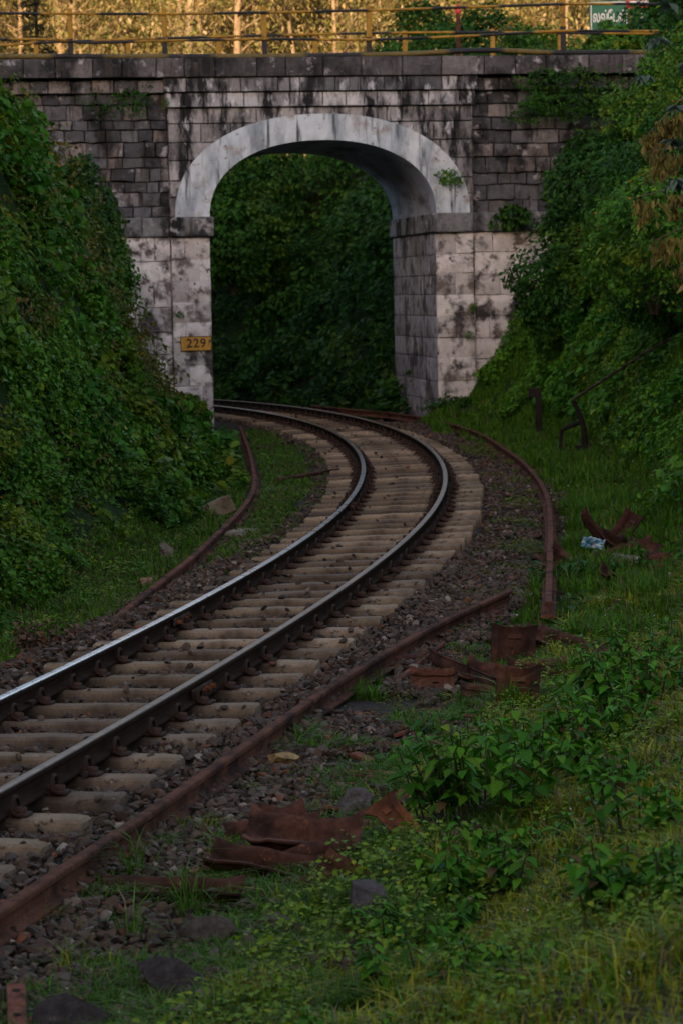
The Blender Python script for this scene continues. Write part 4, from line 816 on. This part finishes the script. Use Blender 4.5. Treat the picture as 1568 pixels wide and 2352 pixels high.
# leaning tree at the right edge: grey-green leaves above, a branch of dry brown leaves below
def edge_tree():
    g = rs(91); x0, y0 = 5.3, 30.0; z0 = float(hz([x0], [y0])[0]); root = empty('leaning_tree', (x0, y0, z0), 0, 'leaning tree at the right edge with grey-green leaves and a branch of dry brown leaves', 'tree')
    o = np.array((x0, y0, z0)); m = MB(); tip = np.array((3.75, 29.6, 5.0)); tr = [np.array((0, 0, -.3)), np.array((-.25, 0, 1.2)), np.array((-.8, -.2, (tip-o)[2]*.7)), tip-o]
    m.tube([tuple(p) for p in tr], [.07, .06, .045, .015], 7, (.11, .085, .06)); br_ = []
    def tw(a, b, r_=.012): a, b = np.array(a)-o, np.array(b)-o; m.tube([tuple(a), tuple((a+b)/2+np.array((0, 0, .06))), tuple(b)], [r_, r_*.7, r_*.3], 5, (.16, .12, .08)); br_.append((a, b))
    tw((4.5, 29.8, 3.6), (3.05, 29.3, 3.38)); tw((4.5, 29.8, 3.9), (3.2, 29.2, 3.85)); tw((3.9, 29.6, 4.6), (3.25, 29.5, 4.05)); tw((4.4, 29.7, 3.3), (3.3, 29.4, 2.95)); tw((4.6, 29.7, 3.0), (3.55, 29.3, 2.7))
    m.build('trunk', M_BARK, root); P = []; Z = []
    for k, (a, b) in enumerate(br_):
        for j in range(17 if k < 4 else 8):
            q = a + (b-a)*g.uniform(.35, 1.02) + g.normal(size=3)*.02
            for i in range(14): P.append(q + np.array((g.normal()*.05, g.normal()*.035, -.02-.22*g.rand()**1.5))); Z.append(g.uniform(.06, .14))
    P = np.array(P); Z = np.array(Z); n = len(P); N = g.normal(size=(n, 3))*np.array((1, 1, .15)); N /= np.linalg.norm(N, axis=1)[:, None]
    leafmesh('dry_leaves', P-np.array((0, 0, .05)), N, Z, np.array((.20, .155, .04))*g.uniform(.35, 1.35, (n, 1)), g, root, up=0, out=1.2, jit=.3, droop=2.4, width=.62)
    P = []; T_ = []; N = []; Z = []
    for c in [(3.45, 29.2, 5.35), (3.28, 29.0, 4.98), (3.62, 29.1, 4.75), (3.2, 29.2, 4.62), (3.5, 29.1, 4.3), (3.42, 28.9, 3.95), (3.62, 29.2, 5.05), (3.7, 29.3, 4.45), (3.45, 28.9, 3.55), (3.75, 29.1, 5.6)]:
        m2 = MB(); 
        for i in range(9): a = g.uniform(0, 2*PI); P.append(np.array(c)-o); T_.append((math.cos(a), math.sin(a), g.uniform(-.9, .3))); Z.append(g.uniform(.10, .19))
    P, T_, Z = map(np.array, (P, T_, Z)); T_ /= np.linalg.norm(T_, axis=1)[:, None]; N = np.array((0, 0, 1.)) - T_*T_[:, 2:3]; N /= np.linalg.norm(N, axis=1)[:, None]; B = np.cross(T_, N); n = len(P)
    V = P[:, None] + Z[:, None, None]*(LT6[None, :, 0:1]*.75*B[:, None] + LT6[None, :, 1:2]*T_[:, None] + LT6[None, :, 2:3]*N[:, None] - np.array((0, 0, .3))*LT6[None, :, 1:2]**2)
    mesh('crown', V.reshape(-1, 3), (LF6[None]+np.arange(n)[:, None, None]*6).reshape(-1, 4), M_LEAF, root, np.repeat(np.array((.085, .12, .085))*g.uniform(.6, 1.4, (n, 1)), 6, 0), True)
edge_tree()

# ------------------------------------------------------------------ scrap: pressed steel troughs, plates, rods
def trough(label, loc, rot, L, W, D, seed, bend=0., flare=.4, endup=.0, col=(.15, .06, .035), slot=True, name='rusty_trough', cat='scrap metal', closed=False):
    """a pressed steel trough: rounded channel section with thickness, flared and turned-up ends"""
    g = rs(seed); root = empty(name, loc, 0, label, cat, 'rusty scrap pieces beside the track'); root.rotation_euler = rot; ns = 15; prof = []
    for a in [-1.12, -1.06] + list(np.linspace(-1, 1, 11)) + [1.06, 1.12]: prof.append((a, min(1., abs(a)**3.2)*(1 if abs(a) <= 1 else .97)))
    V = []; th = .017
    for sh in (0, 1):
        for i in range(ns):
            t = i/(ns-1)*2-1; e = max(0, abs(t)-.6)/.4; ww = W/2*(1+flare*e*.4)*(1-.06*fbm(np.array([[t*3, seed, sh*0]]), seed)[0]); dd = D*(1-.45*e*flare)
            for a, b in prof: V.append((t*L/2, a*ww - (sh*th*np.sign(a) if .75 < abs(a) <= 1 else 0), b*dd - D*.5 + (endup+.25*D)*e*e + bend*t*t*L*.25 + (th if sh and abs(a) < .95 else th*.7 if sh and abs(a) > 1 else 0)))
    V = np.array(V); V += (fbm(V*9+seed*3, seed, 2)[:, None]-.5)*.018 + (fbm(V*3+seed*5, seed+7, 2)[:, None]-.5)*np.array((.0, .02, .025)); n = len(prof); F = []; o1 = ns*n
    for i in range(ns-1):
        for j in range(n-1):
            if slot and i in (7, 8) and j == 7: continue
            F.append((i*n+j, i*n+j+1, (i+1)*n+j+1, (i+1)*n+j)); F.append((o1+i*n+j, o1+(i+1)*n+j, o1+(i+1)*n+j+1, o1+i*n+j+1))
        for j in (0, n-1): F.append((i*n+j, (i+1)*n+j, o1+(i+1)*n+j, o1+i*n+j))
    for i in (0, ns-1):
        for j in range(n-1): F.append((i*n+j, i*n+j+1, o1+i*n+j+1, o1+i*n+j))
    c = np.array(col)*.62*(.45+1.1*fbm(V*6+seed, seed+1)[:, None])
    mesh('trough_shell', V, F, M_RUST, root, c, True).data.set_sharp_from_angle(angle=R(50))
    m = MB()
    for sx in (-.3, .3): m.box((sx*L, 0, -D*.5+.022), (.035, W*.34, .02), 0, .004, tuple(np.array(col)*.7))
    m.build('lug', M_RUST, root)
    return root
def scrap(label, x, y, dz, rot, L, W, D, seed, **kw): return trough(label, on(x, y, dz), rot, L, W, D, seed, **kw)
scrap('small tilted scrap trough facing the camera, left of the long bent channel', .60, 19.3, .07, (R(48), R(3), R(4)), .30, .19, .06, 601, flare=.2, col=(.19, .075, .045), slot=True)
scrap('long channel of rusty steel running down from the straight rusty rail', .86, 19.7, .06, (R(-52), R(0), R(-76)), 1.75, .17, .07, 602, flare=.3, col=(.12, .05, .032))
scrap('upright boxy scrap trough at the top of the near heap', 1.24, 20.6, .14, (R(10), R(-72), R(76)), .34, .30, .13, 603, flare=.1, col=(.13, .055, .035))
scrap('standing broken trough at the lower end of the long channel', 1.13, 18.4, .10, (R(5), R(-62), R(80)), .34, .27, .12, 604, flare=.2, col=(.19, .075, .04))
scrap('dished scrap plate lying in the middle of the near heap', 1.06, 19.45, .06, (R(17), R(6), R(-16)), .50, .24, .11, 605, flare=.9, endup=.05, col=(.16, .065, .042))
scrap('long trough lying at the right of the near heap, overgrown with tiny weeds', 1.62, 20.9, .07, (R(10), R(6), R(-58)), .85, .22, .10, 606, flare=.5, col=(.12, .05, .035))
scrap('narrow trough behind the upright boxy one', 1.52, 22.0, .03, (R(25), 0, R(-35)), .55, .18, .08, 607, flare=.4, col=(.14, .06, .04))
scrap('flat scrap plate behind the dished one', 1.36, 19.7, .05, (R(35), 0, R(8)), .42, .20, .06, 608, flare=.3, col=(.15, .06, .04))
scrap('curved strip of scrap standing up at the far heap', 2.60, 28.2, .16, (R(20), R(46), R(10)), .70, .15, .08, 609, flare=.4, bend=.25, col=(.12, .055, .04))
scrap('dark upright scrap end at the back of the far heap', 2.88, 28.8, .12, (R(30), R(-50), R(20)), .45, .22, .08, 610, flare=.2, col=(.09, .035, .03))
scrap('dished scrap plate at the front of the far heap', 2.72, 27.2, .08, (R(24), R(-14), R(15)), .70, .26, .10, 611, flare=.7, col=(.14, .06, .04))
scrap('bent scrap plates at the right of the far heap', 3.0, 27.4, .06, (R(20), R(14), R(-20)), .55, .26, .07, 612, flare=.7, col=(.10, .042, .033))
scrap('trough leaning beside the curved rusty rail', 2.08, 26.7, .08, (R(35), R(35), R(-50)), .55, .22, .09, 613, flare=.5, col=(.15, .075, .05))
scrap('rusty trough half sunk in the grass below the far heap', 2.42, 24.6, .05, (R(30), R(38), R(40)), .50, .22, .08, 614, flare=.3, col=(.13, .045, .035))
scrap('reddish scrap plate lying low at the right of the far heap', 2.95, 26.0, .02, (R(12), 0, R(10)), .60, .22, .06, 615, flare=.4, col=(.18, .055, .035))
scrap('upper curved trough of the nearest heap, with turned-up ends', -.22, 13.75, .10, (R(17), R(5), R(-4)), .56, .27, .115, 616, flare=.9, endup=.05, col=(.17, .07, .045), bend=.1)
scrap('middle bent trough of the nearest heap, under the curved one', -.42, 13.35, .07, (R(14), R(9), R(-14)), .52, .18, .10, 617, flare=.5, col=(.12, .05, .032))
scrap('long dark trough lying at the front of the nearest heap', -.82, 12.95, .055, (R(8), R(1), R(-3)), .66, .18, .085, 618, flare=.5, col=(.10, .042, .028))
scrap('slotted scrap plate at the right end of the nearest heap', -.04, 13.0, .03, (R(34), R(22), R(-30)), .30, .20, .06, 619, flare=.2, col=(.15, .06, .035))
scrap('back trough of the nearest heap, almost hidden by grass', -.38, 14.15, .07, (R(30), R(-14), R(12)), .42, .24, .08, 620, flare=.5, col=(.15, .06, .04))
scrap('orange leaf-shaped scrap plate standing in the grass', .26, 13.95, .10, (R(38), R(40), R(-35)), .34, .13, .05, 621, flare=1.6, col=(.24, .085, .04), slot=False)
scrap('short bent channel lying against the standing broken trough', .98, 18.9, .05, (R(24), R(10), R(35)), .45, .16, .07, 622, flare=.5, col=(.14, .055, .034))
scrap('dark trough end poking out behind the upright boxy one', 1.38, 21.2, .06, (R(20), R(-18), R(60)), .50, .20, .09, 623, flare=.4, col=(.10, .042, .03))
scrap('low plate between the dished plate and the grass on its right', 1.50, 19.3, .03, (R(22), R(4), R(-30)), .50, .20, .07, 624, flare=.7, col=(.15, .06, .036))
scrap('half-buried trough at the right end of the near heap', 1.85, 20.4, .02, (R(14), R(-8), R(-50)), .60, .20, .08, 625, flare=.5, col=(.11, .045, .03))
scrap('broken channel on the stones left of the near heap', .42, 20.4, .03, (R(18), R(2), R(50)), .60, .14, .06, 626, flare=.4, col=(.10, .042, .03))
scrap('curled plate behind the bag in the far heap', 2.75, 28.0, .09, (R(35), R(20), R(60)), .50, .24, .10, 627, flare=.8, col=(.12, .05, .034))
scrap('long low trough running back from the far heap', 2.95, 28.6, .03, (R(16), R(3), R(75)), .9, .20, .08, 628, flare=.4, col=(.09, .038, .03))
scrap('short scrap trough right of the pale pyramid stone', 3.02, 26.8, .04, (R(20), R(-6), R(-25)), .55, .22, .08, 629, flare=.6, col=(.13, .048, .034))
scrap('dark trough under the upper curved one of the nearest heap', -.18, 13.45, .04, (R(16), R(-10), R(20)), .50, .22, .08, 630, flare=.6, col=(.09, .038, .026))
scrap('small curled plate left of the mossy stone', -.35, 14.45, .05, (R(30), R(8), R(-25)), .34, .18, .06, 631, flare=.8, col=(.13, .05, .032))
def rod(label, pts, r_, col=(.16, .055, .035), name='rusty_rod'):
    m = MB(); m.tube(pts, r_, 7, col); o = m.build(name, M_RUST); tag(o, label, 'rod', 'thin rusty rods')
rod('thin rusty rod lying above the stones, the upper of two', [on(-.15, 16.9, .03), on(.25, 16.95, .045), on(.62, 17.1, .03)], .009)
rod('bundled rusty rod pair lying below the upper thin rod', [on(-.10, 16.2, .03), on(.3, 15.9, .05), on(.66, 15.9, .03)], .013)
rod('short red-brown bar in front of the weeds right of the rods', [on(.42, 16.1, .04), on(.72, 16.4, .05)], .014, (.22, .065, .04))
rod('short rusty bar tucked under the straight rusty rail', [on(.35, 19.6, .05), on(.75, 21.2, .09)], .016)
rod('rusty rod among the stones in front of the flat foreground rocks', [on(-.72, 11.35, .04), on(-.45, 11.4, .05)], .010)
def flatbar(label, loc, rz, L, W, holes, seed, name='rusty_bar'):
    o = empty(name, loc, rz, label, 'scrap metal'); m = MB(); m.box((0, 0, 0), (L, W, .022), 0, .004, (.17, .062, .04)); m.build('bar', M_RUST, o)
    for h in holes: m = MB(); m.tube([(h*L, 0, .009), (h*L, 0, .0125)], .017, 8, (.012, .008, .006)); m.build('bolt_hole', M_RUST, o)
    return o
b = flatbar('flat rusty bar with bolt holes at the bottom left corner', on(-1.29, 10.75, .07), R(99), .66, .075, (-.38, .0, .38), 1); b.rotation_euler = (R(0), R(-8), R(97))
for k, (x, y, L, a, lb) in enumerate([(.18, 15.9, .16, 40, 'broken red-brown scrap chip beside the rods'), (-.0, 15.75, .13, 65, 'small red-brown scrap chip right of the yellow slab'), (.1, 15.95, .10, 20, 'tiny red scrap chip near the yellow slab')]):
    flatbar(lb, on(x, y, .05), R(a), L, .045, (0,), 2, 'scrap_chip')
sr = sweep_rail('rail_offcut', smooth_path([on(-.86, 38.6, .12), on(-.40, 39.3, .12), on(.05, 40.0, .12)], .3), [M_RUST, M_RUST], col=(.09, .04, .03)); tag(sr, 'short rail offcut lying between the left grass and the sleepers', 'rail')
sr = sweep_rail('rail_offcut', smooth_path([on(-1.35, 46.8, .10), on(-.8, 48.2, .10)], .3), [M_RUST, M_RUST], col=(.06, .035, .028)); tag(sr, 'half-buried short rail offcut in the grass inside the curve', 'rail')
# old point lever with its long bent rod, posts
lv = empty('point_lever', on(3.62, 42.3, 0), 0, 'old dark iron point lever with a long bent arm leaning against the right bank', 'lever'); m = MB()
m.box((.02, 0, .05), (.62, .3, .05), .1, .01, (.02, .017, .016)); m.box((.05, 0, .13), (.3, .16, .12), .1, .015, (.02, .017, .016)); m.build('base', M_DSTEEL, lv)
m = MB(); m.tube([(.05, 0, .1), (.02, 0, .45), (-.06, 0, .72), (-.14, 0, .86)], [.055, .045, .038, .034], 8, (.022, .018, .017)); m.build('standard', M_DSTEEL, lv)
m = MB(); m.tube([(.0, 0, .55), (-.2, .0, .47), (-.31, 0, .42), (-.33, 0, .2), (-.36, 0, .0), (-.42, 0, -.06)], [.034, .034, .034, .022, .02, .034], 7, (.02, .017, .016)); m.build('crank', M_DSTEEL, lv)
m = MB(); m.tube([(-.14, 0, .86), (.0, -.3, .98), (.35, -1.2, 1.28), (.75, -2.2, 1.62), (1.25, -3.4, 1.98)], [.022, .022, .02, .02, .018], 7, (.085, .055, .042)); m.build('lever_arm', M_RUST, lv)
def post(label, loc, h, wd, seed, head=None, col=(.025, .02, .018)):
    o = empty('iron_post', loc, 0, label, 'post'); m = MB(); m.box((0, 0, h/2-.1), (wd, wd*.5, h+.2), .2, .006, col); m.box((0, wd*.3, h/2-.1), (wd*.25, wd*.5, h+.2), .2, .004, col); m.build('shaft', M_DSTEEL, o)
    if head: m = MB(); m.box((-.06, 0, h-.02), head, .1, .01, col); m.build('head', M_DSTEEL, o)
post('thin dark post in the grass before the right bank, left of the point lever', on(3.34, 47.6), .80, .10, 1, (.20, .06, .16))
post('short dark stump post standing in the grass right of the near scrap heap', on(2.0, 20.2), .19, .05, 2, (.075, .04, .02), (.045, .03, .022))
# ------------------------------------------------------------------ stones and blocks
def rock(label, loc, size, seed, col=(.11, .095, .085), rot=(0, 0, 0), cuts=9, name='rock', mat=None, amp=.25):
    V, F = rock_shape(seed, 4, cuts, 1., amp); V = V*np.array(size); V += V/np.linalg.norm(V, axis=1)[:, None]*((fbm(V*13+seed, seed, 4)-.5)*.045)[:, None]
    c = np.array(col)*(.7+.6*fbm(V*7+seed*5, seed+2)[:, None]); o = mesh(name, V, F, mat or M_ROCK, col=c, smooth=True); o.data.set_sharp_from_angle(angle=R(22)); o.location = loc; o.rotation_euler = rot; return tag(o, label, 'rock')
rock('pointed grey rock standing in the grass right of the nearest scrap heap', on(.07, 12.35, .07), (.12, .13, .21), 701, (.085, .07, .066), (0, R(-12), 0))
rock('flat dark slab of rock lying in the grass below the nearest heap', on(-.72, 11.3, .06), (.16, .24, .11), 702, (.05, .04, .036), (R(10), R(14), R(25)))
rock('large dark flat rock at the bottom left among the stones', on(-1.04, 10.75, .05), (.20, .18, .13), 703, (.045, .036, .032), (R(8), R(10), R(-20)))
rock('grey-brown rock under the long dark trough', on(-.62, 12.1, .04), (.16, .12, .09), 704, (.075, .058, .045))
rock('mossy rock half hidden at the right of the long dark trough', on(-.28, 12.2, .04), (.15, .12, .10), 705, (.08, .075, .045))
rock('flat yellow-brown slab lying beside the straight rusty rail', on(-.38, 16.3, .07), (.17, .18, .065), 706, (.36, .23, .10), (R(-12), R(8), R(20)), 12)
rock('grey mossy stone behind the curved trough of the nearest heap', on(-.05, 14.2, .03), (.10, .09, .07), 707, (.14, .14, .11))
rock('squarish dark stone near the hollow above the orange plate', on(.03, 14.9, .06), (.13, .10, .14), 708, (.11, .095, .09))
rock('brown upright stone beside the orange plate', on(.10, 14.3, .03), (.06, .06, .10), 709, (.16, .10, .06))
rock('dark stone right of the mossy stone', on(.02, 14.45, .04), (.08, .07, .09), 710, (.10, .09, .085))
rock('pale grey pyramid-shaped stone in the far scrap heap', on(2.68, 26.6, .05), (.17, .15, .15), 711, (.17, .15, .12))
rock('pale stone block lying in the left grass behind the rusty rail', on(-1.80, 29.0, .06), (.10, .20, .12), 712, (.14, .115, .085), (0, 0, R(30)), 10)
rock('brown broken stone in the grass at the foot of the left bank', on(-1.85, 26.6, .05), (.13, .12, .10), 713, (.24, .15, .09), (0, 0, 0), 10)
rock('dark boulder beside the rusty rail on the right, near its cut end', on(1.98, 22.6, .03), (.09, .12, .08), 714, (.10, .085, .075))
rock('single clod of dark stone lying on the sleepers inside the curve', (float(at(27.6, .93)[0]), float(at(27.6, .93)[1]), -.07), (.12, .10, .06), 715, (.085, .062, .05))
def block(label, loc, size, rot, col, seed):
    m = MB(); m.box((0, 0, 0), size, 0, .02, col); o = m.build('concrete_block', M_CONC); o.location = loc; o.rotation_euler = rot; tag(o, label, 'concrete block')
block('pale broken concrete block leaning in the left grass near the bend of the rusty rail', on(-1.52, 34.4, .08), (.34, .42, .22), (R(-10), R(-22), R(25)), (.24, .19, .12), 1)
block('concrete sleeper end sticking out under the left rusty rail', on(-1.13, 31.2, -.0), (.30, .62, .12), (0, 0, R(-20)), (.30, .25, .18), 2)
# litter
m = MB(); g_ = rs(17); n_ = 9; V = []
for i in range(n_):
    for j in range(n_): V.append(((i/8-.5)*.22, (j/8-.5)*.14, .05+.07*g_.rand()*math.sin(i/8*PI)*math.sin(j/8*PI)+.03*g_.rand()))
m.add(V, [(i*n_+j, (i+1)*n_+j, (i+1)*n_+j+1, i*n_+j+1) for i in range(n_-1) for j in range(n_-1)], [((.03, .13, .18) if g_.rand() < .7 else (.42, .47, .50)) for _ in V])
o = m.build('plastic_bag', M_PLASTIC); o.location = on(2.45, 27.6, .16); o.rotation_euler = (R(38), R(10), R(-15)); tag(o, 'crumpled blue and white plastic bag lying on the far scrap heap', 'litter')
m = MB(); m.box((0, 0, 0), (.055, .03, .012), .3, .004, (.6, .62, .62)); o = m.build('silver_wrapper', M_PLASTIC); o.location = on(-.93, 14.75, .075); tag(o, 'tiny silver wrapper on the gravel between a sleeper end and the rusty rail', 'litter')

pm_ = min((o for o in COL.objects if o.name.startswith('concrete_sleeper')), key=lambda o: abs(o.location.y-13.9))
m = MB(); m.add([(-.16+.085*math.cos(a)*r_, -.0+.045*math.sin(a)*r_, .0065) for r_ in (1, .78) for a in np.linspace(0, 2*PI, 21)], [(i, i+1, 22+i, 21+i) for i in range(20)], (.55, .33, .09)); m.box((-.16, 0, .0065), (.10, .008, .001), 0, 0, (.55, .33, .09))
m.build('paint_mark', M_SIGN, pm_); pm_['label'] = 'concrete sleeper with a faded yellow painted mark between the rails'

for k in range(16):
    g_ = rs(800+k); s_ = 10.5+k*1.55+g_.uniform(-.5, .5); x, y = at(s_, -2.5-g_.uniform(.1, 1.5)); x, y = float(x), float(y)
    weed('bank_plant', 'leafy plant standing out of the creepers on the left bank', on(x, y, .12), 5, g_.uniform(.3, .55), .085, [(.035, .13, .011), (.06, .16, .014), (.09, .15, .014)], 800+k, .2, group='leafy plants on the left bank')
for k in range(12):
    g_ = rs(850+k); s_ = 18+k*2.2+g_.uniform(-.5, .5); x, y = at(s_, 3.1+g_.uniform(.0, 1.0)); x, y = float(x), float(y)
    weed('bank_plant', 'leafy plant standing out of the creepers on the right bank', on(x, y, .03), 5, g_.uniform(.25, .45), .08, [(.035, .13, .011), (.06, .16, .014), (.045, .14, .014)], 850+k, .25, group='leafy plants on the right bank')
for k, (x, y, h) in enumerate([(-1.15, 11.6, .22), (-.95, 11.7, .16), (-.45, 11.6, .2), (-.15, 11.5, .2), (-.6, 10.5, .16), (-.35, 10.9, .2), (-.05, 12.7, .2), (-.6, 13.9, .2), (-.75, 14.4, .18), (-.2, 14.9, .16), (.2, 15.0, .2), (.35, 15.6, .22), (.55, 16.6, .2), (.9, 17.6, .25), (.75, 18.9, .15), (1.35, 21.6, .2)]):
    g_ = rs(900+k); n = 60; r_ = .12*np.sqrt(g_.rand(n)); a = g_.uniform(0, 2*PI, n)
    tag(grass('grass_tuft', x+r_*np.cos(a), y+r_*np.sin(a), h*g_.uniform(.4, 1.1, n), gcols(n, g_, G_GREEN + G_YEL[:1], .1), 900+k, 'low grass tuft growing through the stones of the foreground', .003, 1.4, None, None, None), None, 'grass tuft', 'low grass tufts among the stones')

for k in range(12):
    g_ = rs(950+k); x, y = [(1.2, 21.9), (1.6, 22.6), (.55, 18.4), (.8, 17.9), (1.4, 18.7), (1.75, 19.9), (.35, 17.4), (.1, 16.6), (2.2, 25.4), (2.5, 25.2), (-.1, 14.9), (.3, 15.2)][k]
    o = flatbar('small rusty chip of broken scrap lying among the weeds and stones', on(x, y, .045), g_.uniform(0, 3), g_.uniform(.10, .22), g_.uniform(.04, .09), (), 3, 'scrap_chip')
    o['group'] = 'small rusty chips strewn on the right'; o.rotation_euler = (g_.normal()*.35, g_.normal()*.3, g_.uniform(0, 3))
